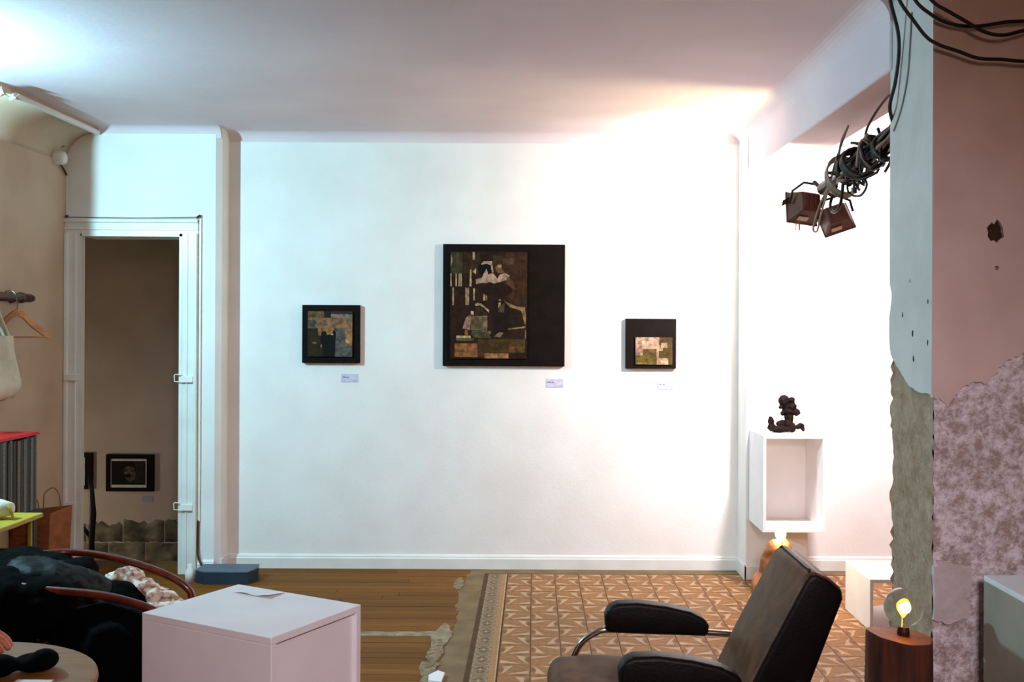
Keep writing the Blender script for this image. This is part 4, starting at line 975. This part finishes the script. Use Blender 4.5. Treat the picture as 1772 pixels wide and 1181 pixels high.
# plinth at the right edge
t = thing('side_plinth', 'grey plinth with a white top against the worn wall at the right edge', 'plinth', (1.65, 3.2, 0))
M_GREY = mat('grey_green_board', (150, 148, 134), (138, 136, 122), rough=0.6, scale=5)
def rp_(name, *b):
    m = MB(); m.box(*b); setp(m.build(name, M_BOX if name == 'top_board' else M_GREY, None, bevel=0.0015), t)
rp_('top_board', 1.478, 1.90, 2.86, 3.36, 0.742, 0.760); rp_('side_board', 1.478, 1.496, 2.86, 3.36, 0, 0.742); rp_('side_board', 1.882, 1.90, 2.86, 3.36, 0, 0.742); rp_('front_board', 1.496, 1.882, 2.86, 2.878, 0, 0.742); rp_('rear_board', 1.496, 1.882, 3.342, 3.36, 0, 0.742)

# ------------------------------------------------------------------ lamps
M_BARK = mat('log_bark', (96, 48, 22), (50, 24, 12), rough=0.8, scale=7, stretch=(3, 3, 0.4), bump=0.8, bump_scale=20)
M_LOGTOP = mat('log_cut', (176, 104, 52), (140, 76, 36), rough=0.6, scale=12)
M_GLASS = bpy.data.materials.new('clear_glass'); M_GLASS.use_nodes = True
b = M_GLASS.node_tree.nodes['Principled BSDF']; b.inputs['Transmission Weight'].default_value = 1.0; b.inputs['Roughness'].default_value = 0.02; b.inputs['IOR'].default_value = 1.02
b.inputs['Specular IOR Level'].default_value = 0.9; b.inputs['Coat Weight'].default_value = 0.6; b.inputs['Coat Roughness'].default_value = 0.03; b.inputs['Base Color'].default_value = (0.97, 0.94, 0.90, 1)
def emit(name, c, s):
    m = bpy.data.materials.new(name); m.use_nodes = True; b = m.node_tree.nodes['Principled BSDF']
    b.inputs['Base Color'].default_value = (*c, 1); b.inputs['Emission Color'].default_value = (*c, 1); b.inputs['Emission Strength'].default_value = s
    return m
M_BRASS = mat('dark_brass', (90, 60, 34), (66, 42, 24), rough=0.4, scale=20, metal=0.8)
gx, gy = 1.207, 3.36
t = thing('log_lamp', 'lamp of a sawn log with a clear globe bulb beside the pillar', 'lamp', (gx, gy, 0))
jit = [1 + 0.05 * math.sin(3 * 2 * PI * k / 40) + 0.03 * math.sin(7 * 2 * PI * k / 40 + 1) + random.uniform(-0.012, 0.012) for k in range(40)]
m = MB(); m.lathe([(0.118, 0.0), (0.112, 0.15), (0.106, 0.35), (0.104, 0.48), (0.103, 0.552), (0.101, 0.560)], gx, gy, 40, jit=jit); o = setp(m.build('log', M_BARK, None, smooth=False), t)
vs = o.data.vertices
for v in vs:
    if v.co.z > 0.5: v.co.z += -0.10 * (v.co.x - gx)
m = MB(); m.lathe([(0.1005, 0.5602), (0.1005, 0.5612)], gx, gy, 40, jit=jit); o = setp(m.build('cut_face', M_LOGTOP, None), t)
for v in o.data.vertices: v.co.z += -0.10 * (v.co.x - gx)
m = MB(); m.lathe([(0.020, 0.556), (0.020, 0.575), (0.017, 0.590)], gx + 0.008, gy, 20); setp(m.build('socket', M_BRASS, None), t)
m = MB(); gc = 0.654; prof = [(0.016, 0.585), (0.022, 0.592)]
for k in range(1, 22):
    a = -PI / 2 + 0.36 + (PI - 0.38) * k / 21
    prof.append((max(0.001, 0.0625 * math.cos(a)), gc + 0.0625 * math.sin(a)))
m.lathe(prof, gx + 0.008, gy, 32); setp(m.build('globe', M_GLASS, None, smooth=True), t)
m = MB(); fil = []
for k in range(40):
    a = 2 * PI * k / 40; q = 0.5 - 0.5 * math.cos(a)
    fil.append((gx + 0.008 + 0.026 * math.sin(a) * (0.35 + 0.65 * q), gy + 0.004 * math.sin(3 * a), 0.622 + 0.056 * q))
m.tube(fil, 0.0030, 6, closed=True)
m.tube([(p[0] * 0.55 + (gx + 0.008) * 0.45, p[1], p[2] * 0.8 + 0.130) for p in fil], 0.0030, 6, closed=True)
m.tube([(gx + 0.003, gy, 0.59), (gx + 0.005, gy, 0.628)], 0.0012, 6)
for s in (-1, 1):
    m.tube([(gx + 0.008 + s * 0.0075 + 0.002 * math.sin(k * 2.1), gy, 0.634 + 0.0045 * k) for k in range(9)], 0.0022, 6)
setp(m.build('filament', emit('filament_glow', (1.0, 0.52, 0.05), 1.9), None), t)
l = point_light('log_lamp_light', (gx + 0.008, gy - 0.012, 0.655), 0.9, (1.0, 0.50, 0.14), 0.02)

rx_, ry_ = 1.375, 5.70
t = thing('root_lamp', 'bright bulb in a knotty wood lamp behind the leather armchair', 'lamp', (rx_, ry_, 0))
M_ROOT = mat('amber_root_wood', (196, 118, 56), (126, 66, 28), rough=0.6, scale=14, stretch=(1, 1, 0.5), bump=0.6)
me = blob_mesh('root_body', [((rx_ - 0.035, ry_, 0.10), (0.13, 0.12, 0.12), (0, 0, 0)), ((rx_ - 0.03, ry_, 0.22), (0.085, 0.085, 0.13), (0, 0, 0)), ((rx_ - 0.045, ry_ - 0.02, 0.31), (0.048, 0.05, 0.075), (0, 20, 0)), ((rx_ + 0.028, ry_ + 0.01, 0.31), (0.038, 0.04, 0.075), (0, -8, 0))], 0.009, 0.02, 0.05, 2)
zmin = min(v.co.z for v in me.vertices)
for v in me.vertices: v.co.z -= zmin
setp(link('root_body', me, M_ROOT), t)
m = MB(); m.lathe([(0.022, 0.30), (0.022, 0.375), (0.018, 0.385)], rx_, ry_, 16); setp(m.build('socket', M_BRASS), t)
m = MB(); m.lathe([(0.014, 0.385), (0.018, 0.395), (0.028, 0.415), (0.031, 0.435), (0.026, 0.455), (0.012, 0.466), (0.002, 0.468)], rx_, ry_, 20); setp(m.build('bulb', emit('hot_bulb', (1.0, 0.78, 0.45), 14.0), None, smooth=True), t)
point_light('root_lamp_light', (rx_, ry_ - 0.045, 0.43), 4.5, (1.0, 0.66, 0.32), 0.03)

# ------------------------------------------------------------------ boom with floodlights and cables
M_FLOOD = mat('flood_housing', (104, 62, 46), (84, 48, 36), rough=0.5, scale=12)
M_STICK = flat('sticker_paper', (220, 205, 190))
M_GREYC = mat('grey_cable', (150, 134, 116), (128, 112, 96), rough=0.6, scale=20)
boom = thing('lighting_boom', 'dark boom arm from the pillar wrapped in coiled cables', 'boom arm', (1.43, 3.90, 2.34))
b0 = Vector((1.445, 3.872, 2.36)); b1 = Vector((1.470, 5.20, 2.285))
m = MB(); m.tube([b0, b0 + (b1 - b0) * 0.5 + Vector((0, 0, 0.012)), b1], 0.024, 12); setp(m.build('pole', M_BLACKM, None, smooth=True), boom)
m = MB(); m.box(1.38, 1.50, 3.868, 3.888, 2.28, 2.46); setp(m.build('wall_plate', M_BLACKM, None, bevel=0.003), boom)
bd_ = (b1 - b0).normalized(); bs = bd_.cross(Vector((0, 0, 1))).normalized(); bu = bs.cross(bd_)
def along(f, s=0, u=0): return b0 + (b1 - b0) * f + bs * s + bu * u
m = MB()
for k in range(7):   # bundle of cables lashed along the pole
    ph = k * 0.9
    m.tube(spline([along(0.02 + 0.12 * j, 0.034 * math.cos(ph + 0.7 * j), 0.034 * math.sin(ph + 0.7 * j) + 0.008) for j in range(7)], 4), 0.009, 6)
setp(m.build('cable_bundle', M_RUBBER, None, smooth=True), boom)
def coil(f, r, n, mats, wire, sq=1.0, off=(0, 0), tilt=0.0, name='cable_coil'):
    m = MB(); pts = []
    for k in range(n * 18):
        a = 2 * PI * k / 18
        rr = r * (1 + 0.10 * math.sin(k * 0.37)); cc = along(f + 0.012 * k / 18, off[0], off[1])
        pts.append(cc + bs * rr * math.cos(a) + bu * rr * sq * math.sin(a) + bd_ * 0.5 * rr * math.sin(a + tilt))
    m.tube(pts, wire, 6); setp(m.build(name, mats, None, smooth=True), boom)
coil(0.28, 0.050, 3, M_RUBBER, 0.008, 1.0, (0, -0.02), 0.4)
coil(0.40, 0.060, 4, M_RUBBER, 0.008, 1.1, (0, 0.0), 1.2)
coil(0.55, 0.075, 5, M_RUBBER, 0.008, 0.9, (0, 0.0), 0.2)
coil(0.66, 0.065, 4, M_RUBBER, 0.008, 1.0, (0.0, 0.01), 2.2)
coil(0.74, 0.085, 5, M_GREYC, 0.0055, 1.1, (0, -0.01), 0.8)
m = MB(); m.tube(spline([along(0.80, -0.03, -0.06), along(0.70, -0.05, -0.02), along(0.62, -0.06, 0.10), along(0.56, -0.05, 0.16), along(0.60, -0.04, 0.16), along(0.72, -0.05, 0.04), along(0.80, -0.06, -0.08), along(0.92, -0.05, -0.16), along(1.0, -0.04, -0.22), along(1.03, -0.05, -0.20), along(0.96, -0.04, -0.10), along(0.86, -0.03, -0.03)], 6), 0.0055, 6); setp(m.build('loose_loop', M_GREYC, None, smooth=True), boom)
m = MB(); m.tube(spline([along(0.78, -0.02, -0.05), along(0.84, -0.03, -0.12), along(0.80, -0.03, -0.17), along(0.74, -0.02, -0.15), along(0.70, -0.02, -0.06)], 6), 0.008, 6); setp(m.build('loose_loop', M_RUBBER, None, smooth=True), boom)
m = MB(); m.tube(spline([along(0.60, 0.02, -0.04), along(0.55, 0.03, -0.10), along(0.60, 0.02, -0.14), along(0.68, 0.0, -0.11), along(0.70, 0.0, -0.05)], 6), 0.006, 6); setp(m.build('loose_loop', M_RUBBER, None, smooth=True), boom)
m = MB(); m.tube(spline([along(0.50, 0.0, 0.05), along(0.46, 0.0, 0.13), along(0.32, 0.02, 0.20), along(0.14, 0.03, 0.20), along(0.02, 0.02, 0.17)], 6), 0.0055, 6); m.tube([along(0.50, 0, 0.04), along(0.495, 0, 0.075)], 0.012, 8); setp(m.build('arched_cable', M_WIRE, None, smooth=True), boom)
for (f, u) in ((0.10, 0.09), (0.16, -0.085), (0.62, -0.11)):
    m = MB(); m.tube([along(f, 0, 0.0), along(f, 0, u)], 0.006, 8); m.tube([along(f, 0, u - 0.012 * (1 if u > 0 else -1)), along(f, 0, u + 0.014 * (1 if u > 0 else -1))], 0.013, 10); setp(m.build('clamp_screw', M_BLACKM), boom)
m = MB(); m.tube([along(0.10, -0.005, 0.10), along(0.20, -0.03, 0.02)], 0.006, 6); setp(m.build('clamp_lever', M_BLACKM), boom)
rr_ = random.Random(11)
for q in range(9):
    f0 = 0.20 + 0.07 * q; pts = []
    for k in range(7): pts.append(along(f0 + rr_.uniform(-0.05, 0.07), rr_.uniform(-0.07, 0.07), rr_.uniform(-0.085, 0.075)))
    m = MB(); m.tube(spline(pts, 5), 0.0065, 6); setp(m.build('tangled_cable', M_RUBBER if q % 3 else M_GREYC, None, smooth=True), boom)
m = MB(); m.tube([along(0.90), along(1.02)], 0.034, 12); setp(m.build('end_clamp', M_BLACKM), boom)

def flood(label, c, yaw, pitch, roll, w, h, d):
    """floodlight seen from behind: tapered housing opening towards +Y, yoke, glass and sticker"""
    t = thing('floodlight', label, 'floodlight', c, 'floodlights on the boom')
    mx = Matrix.Translation(Vector(c)) @ Matrix.Rotation(yaw, 4, 'Z') @ Matrix.Rotation(pitch, 4, 'X') @ Matrix.Rotation(roll, 4, 'Y')
    def T(m): m.v = [tuple(mx @ Vector(v)) for v in m.v]; return m
    m = MB(); w2, h2 = w * 0.62, h * 0.60; th = 0.004
    vs = [(-w2 / 2, 0, -h2 / 2), (w2 / 2, 0, -h2 / 2), (w2 / 2, 0, h2 / 2), (-w2 / 2, 0, h2 / 2), (-w / 2, d, -h / 2), (w / 2, d, -h / 2), (w / 2, d, h / 2), (-w / 2, d, h / 2)]
    m.add(vs, [(0, 1, 2, 3), (0, 4, 5, 1), (1, 5, 6, 2), (2, 6, 7, 3), (3, 7, 4, 0)])
    o = setp(T(m).build('housing', M_FLOOD, None, bevel=0.006), t); md = o.modifiers.new('t', 'SOLIDIFY'); md.thickness = th; md.offset = 1
    m = MB(); m.slab([rect(-w / 2 - 0.006, -h / 2 - 0.006, w / 2 + 0.006, h / 2 + 0.006), rect(-w / 2 + 0.008, -h / 2 + 0.008, w / 2 - 0.008, h / 2 - 0.008)[::-1]], 'y', d - 0.008, d + 0.006); setp(T(m).build('front_rim', M_FLOOD, None, bevel=0.002), t)
    m = MB(); m.box(-w / 2 + 0.008, w / 2 - 0.008, d - 0.004, d - 0.001, -h / 2 + 0.008, h / 2 - 0.008); setp(T(m).build('glass_pane', M_GLASS), t)
    m = MB()
    for k in range(4): m.box(-w2 / 2 + 0.01 + k * (w2 - 0.02) / 3 - 0.002, -w2 / 2 + 0.01 + k * (w2 - 0.02) / 3 + 0.002, -0.010, 0.001, -h2 / 2 + 0.01, h2 / 2 - 0.01)
    setp(T(m).build('cooling_fin', M_FLOOD), t)
    m = MB(); m.tube([(-w / 2 - 0.012, d * 0.55, 0), (-w / 2 - 0.012, d * 0.2, h * 0.35), (-w / 4, -0.005, h * 0.62), (w / 4, -0.005, h * 0.62), (w / 2 + 0.012, d * 0.2, h * 0.35), (w / 2 + 0.012, d * 0.55, 0)], 0.007, 8); setp(T(m).build('yoke', M_BLACKM, None, smooth=True), t)
    m = MB(); m.add([(-w * 0.30, d * 0.48 - 0.008, -h * 0.42 - 0.004), (w * 0.05, d * 0.48 - 0.008, -h * 0.42 - 0.004), (w * 0.05, d * 0.78 - 0.008, -h * 0.485 - 0.002), (-w * 0.30, d * 0.78 - 0.008, -h * 0.485 - 0.002)], [(0, 1, 2, 3)])
    o = setp(T(m).build('sticker', M_STICK), t); md = o.modifiers.new('t', 'SOLIDIFY'); md.thickness = 0.0012; md.offset = 0
    return t
flood('brown floodlight at the end of the boom, hanging left and higher', (1.425, 5.28, 2.225), math.radians(17), math.radians(-16), math.radians(6), 0.165, 0.160, 0.105)
flood('brown tilted floodlight at the end of the boom, hanging right and lower', (1.545, 5.25, 2.165), math.radians(-14), math.radians(-16), math.radians(-20), 0.155, 0.135, 0.105)
m = MB(); m.tube([b1 + Vector((0, 0.0, -0.02)), (1.435, 5.27, 2.325)], 0.011, 8); setp(m.build('hanger_bolt', M_BLACKM), boom)
m = MB(); m.tube([b1 + Vector((0.01, 0.0, -0.02)), (1.525, 5.25, 2.25)], 0.010, 8); setp(m.build('hanger_bolt', M_BLACKM), boom)
m = MB(); m.add([(1.288, 5.32, 2.235), (1.335, 5.33, 2.262), (1.335, 5.36, 2.232), (1.288, 5.35, 2.208)], [(0, 1, 2, 3)]); o = m.build('shade_flap', M_FLOOD); md = o.modifiers.new('t', 'SOLIDIFY'); md.thickness = 0.003
m2 = MB(); m2.tube([(1.325, 5.335, 2.245), (1.36, 5.34, 2.245)], 0.002, 6)
tag(o, 'small metal shade flap left of the floodlights', 'flap')
setp(m2.build('flap_wire', M_GREYC), o)
t = thing('clothes_peg', 'wooden clothes peg dangling from the left floodlight', 'peg', (1.365, 5.325, 2.12))
for s in (-1, 1):
    m = MB(); m.prism([(1.362 + s * 0.003, 2.165), (1.369 + s * 0.003, 2.165), (1.367 + s * 0.012, 2.08), (1.362 + s * 0.010, 2.08)], 'y', 5.32, 5.33); setp(m.build('peg_half', M_HANG), t)
m = MB(); m.tube([(1.355, 5.325, 2.135), (1.375, 5.325, 2.135)], 0.003, 6); m.tube([(1.365, 5.325, 2.135), (1.365, 5.325, 2.165), (1.375, 5.325, 2.185)], 0.002, 6); setp(m.build('spring', M_CHROME), t)

# hanging cables upper right
def hang(pts, r, label, mats=M_RUBBER, name='hanging_cable'):
    m = MB(); m.tube(spline(pts, 6), r, 8); tag(m.build(name, mats, smooth=True), label, 'cable', 'cables hanging at the pillar top')
def at(px, py, Y): return ((px - 925) * Y / 1772, Y, 1.56 + (570 - py) * Y / 1772)
hang([at(1525, -60, 3.70), at(1538, 0, 3.72), at(1551, 50, 3.74), at(1553, 90, 3.76), at(1547, 140, 3.79), at(1538, 180, 3.82), at(1543, 208, 3.88), at(1552, 222, 3.92)], 0.007, 'black cable hanging straight down to the lighting boom')
hang([at(1535, -50, 3.40), at(1555, 0, 3.40), at(1578, 32, 3.40), at(1600, 60, 3.40), at(1622, 74, 3.40), at(1655, 85, 3.40), at(1690, 97, 3.40), at(1730, 99, 3.40), at(1790, 101, 3.40), at(1880, 80, 3.40)], 0.0062, 'lowest of the black cables looping across the pillar top')
hang([at(1560, -40, 3.42), at(1583, 0, 3.42), at(1606, 20, 3.42), at(1628, 33, 3.42), at(1660, 41, 3.42), at(1695, 41, 3.42), at(1740, 34, 3.42), at(1790, 30, 3.42), at(1880, 10, 3.42)], 0.0062, 'middle black cable looping across the pillar top')
hang([at(1585, -35, 3.38), at(1612, 0, 3.38), at(1640, 17, 3.38), at(1670, 34, 3.38), at(1700, 51, 3.38), at(1730, 57, 3.38), at(1760, 51, 3.38), at(1800, 38, 3.38), at(1880, 0, 3.38)], 0.0062, 'topmost black cable looping down across the pillar top')
m = MB(); m.tube(spline([(PX - 0.010, 3.66, 2.70), (PX - 0.009, 3.675, 2.60), (PX - 0.009, 3.70, 2.48), (PX - 0.009, 3.76, 2.38), (PX - 0.009, 3.84, 2.31)], 6), 0.003, 6)
tag(m.build('thin_string', mat('faded_string', (150, 134, 120), (136, 120, 108))), 'thin faded string running down the side of the pillar', 'string')

# ------------------------------------------------------------------ leather armchair with chromed tubes
t = thing('leather_armchair', 'dark leather armchair with chromed tube arms in the right foreground', 'chair', (0.42, 3.25, 0))
def rounded(m, name, mats, bev, seg=4): 
    o = m.build(name, mats, None, smooth=True, bevel=bev, seg=seg); setp(o, t); return o
# seat cushion
m = MB(); m.prism([(0.06, 0.33), (0.045, 0.40), (0.07, 0.452), (0.20, 0.462), (0.45, 0.450), (0.66, 0.43), (0.66, 0.31), (0.20, 0.315)], 'y', 3.035, 3.475); rounded(m, 'seat', M_LEATHER, 0.022)
# backrest cushion
m = MB(); m.prism([(0.598, 0.425), (0.640, 0.515), (0.700, 0.632), (0.760, 0.745), (0.800, 0.822), (0.816, 0.842), (0.836, 0.844), (0.875, 0.826), (0.915, 0.795), (0.918, 0.765), (0.885, 0.68), (0.838, 0.555), (0.79, 0.425)], 'y', 3.02, 3.425); back = rounded(m, 'backrest', M_LEATHER, 0.022); back.data.materials.append(M_LEATHER2)
for p in back.data.polygons:
    if p.normal.y < -0.9: p.material_index = 1
m = MB(); m.tube(spline([(0.806, 3.045, 0.815), (0.8225, 3.05, 0.8445), (0.8225, 3.10, 0.8455), (0.8225, 3.34, 0.8455), (0.8225, 3.395, 0.8445), (0.806, 3.40, 0.815)], 5), 0.0032, 6); o = m.build('piping', M_LEATHER2, None, smooth=True); o.parent = back; 
for yc, nm in ((3.54, 'far'), (2.968, 'near')):
    m = MB(); m.prism([(0.250, 0.520), (0.246, 0.575), (0.258, 0.605), (0.290, 0.619), (0.36, 0.622), (0.46, 0.610), (0.54, 0.592), (0.592, 0.567), (0.604, 0.545), (0.600, 0.508)], 'y', yc - 0.036, yc + 0.036); rounded(m, 'arm_pad', M_LEATHER2, 0.014)
    path = [(0.78, yc, 0.500), (0.60, yc, 0.514), (0.42, yc, 0.517), (0.262, yc, 0.522), (0.215, yc, 0.510), (0.172, yc, 0.480), (0.147, yc, 0.440), (0.136, yc, 0.395), (0.135, yc, 0.25), (0.135, yc, 0.08), (0.145, yc, 0.035), (0.185, yc, 0.013), (0.30, yc, 0.012), (0.60, yc, 0.012), (0.86, yc, 0.012)]
    m = MB(); m.tube(spline(path, 5), 0.0115, 12); o = m.build('arm_tube', M_CHROME, None, smooth=True); setp(o, t)
m = MB(); m.tube([(0.78, 2.968, 0.500), (0.80, 3.02, 0.500), (0.80, 3.48, 0.500), (0.78, 3.54, 0.500)], 0.0115, 10); setp(m.build('cross_tube', M_CHROME, None, smooth=True), t)
for pts, r in (([(0.136, 2.968, 0.33), (0.136, 3.54, 0.33)], 0.0115), ([(0.62, 2.968, 0.30), (0.62, 3.54, 0.30)], 0.0115), ([(0.62, 3.03, 0.30), (0.80, 3.03, 0.50)], 0.010), ([(0.62, 3.45, 0.30), (0.80, 3.45, 0.50)], 0.010)):
    m = MB(); m.tube(pts, r, 10); setp(m.build('frame_tube', M_CHROME, None, smooth=True), t)
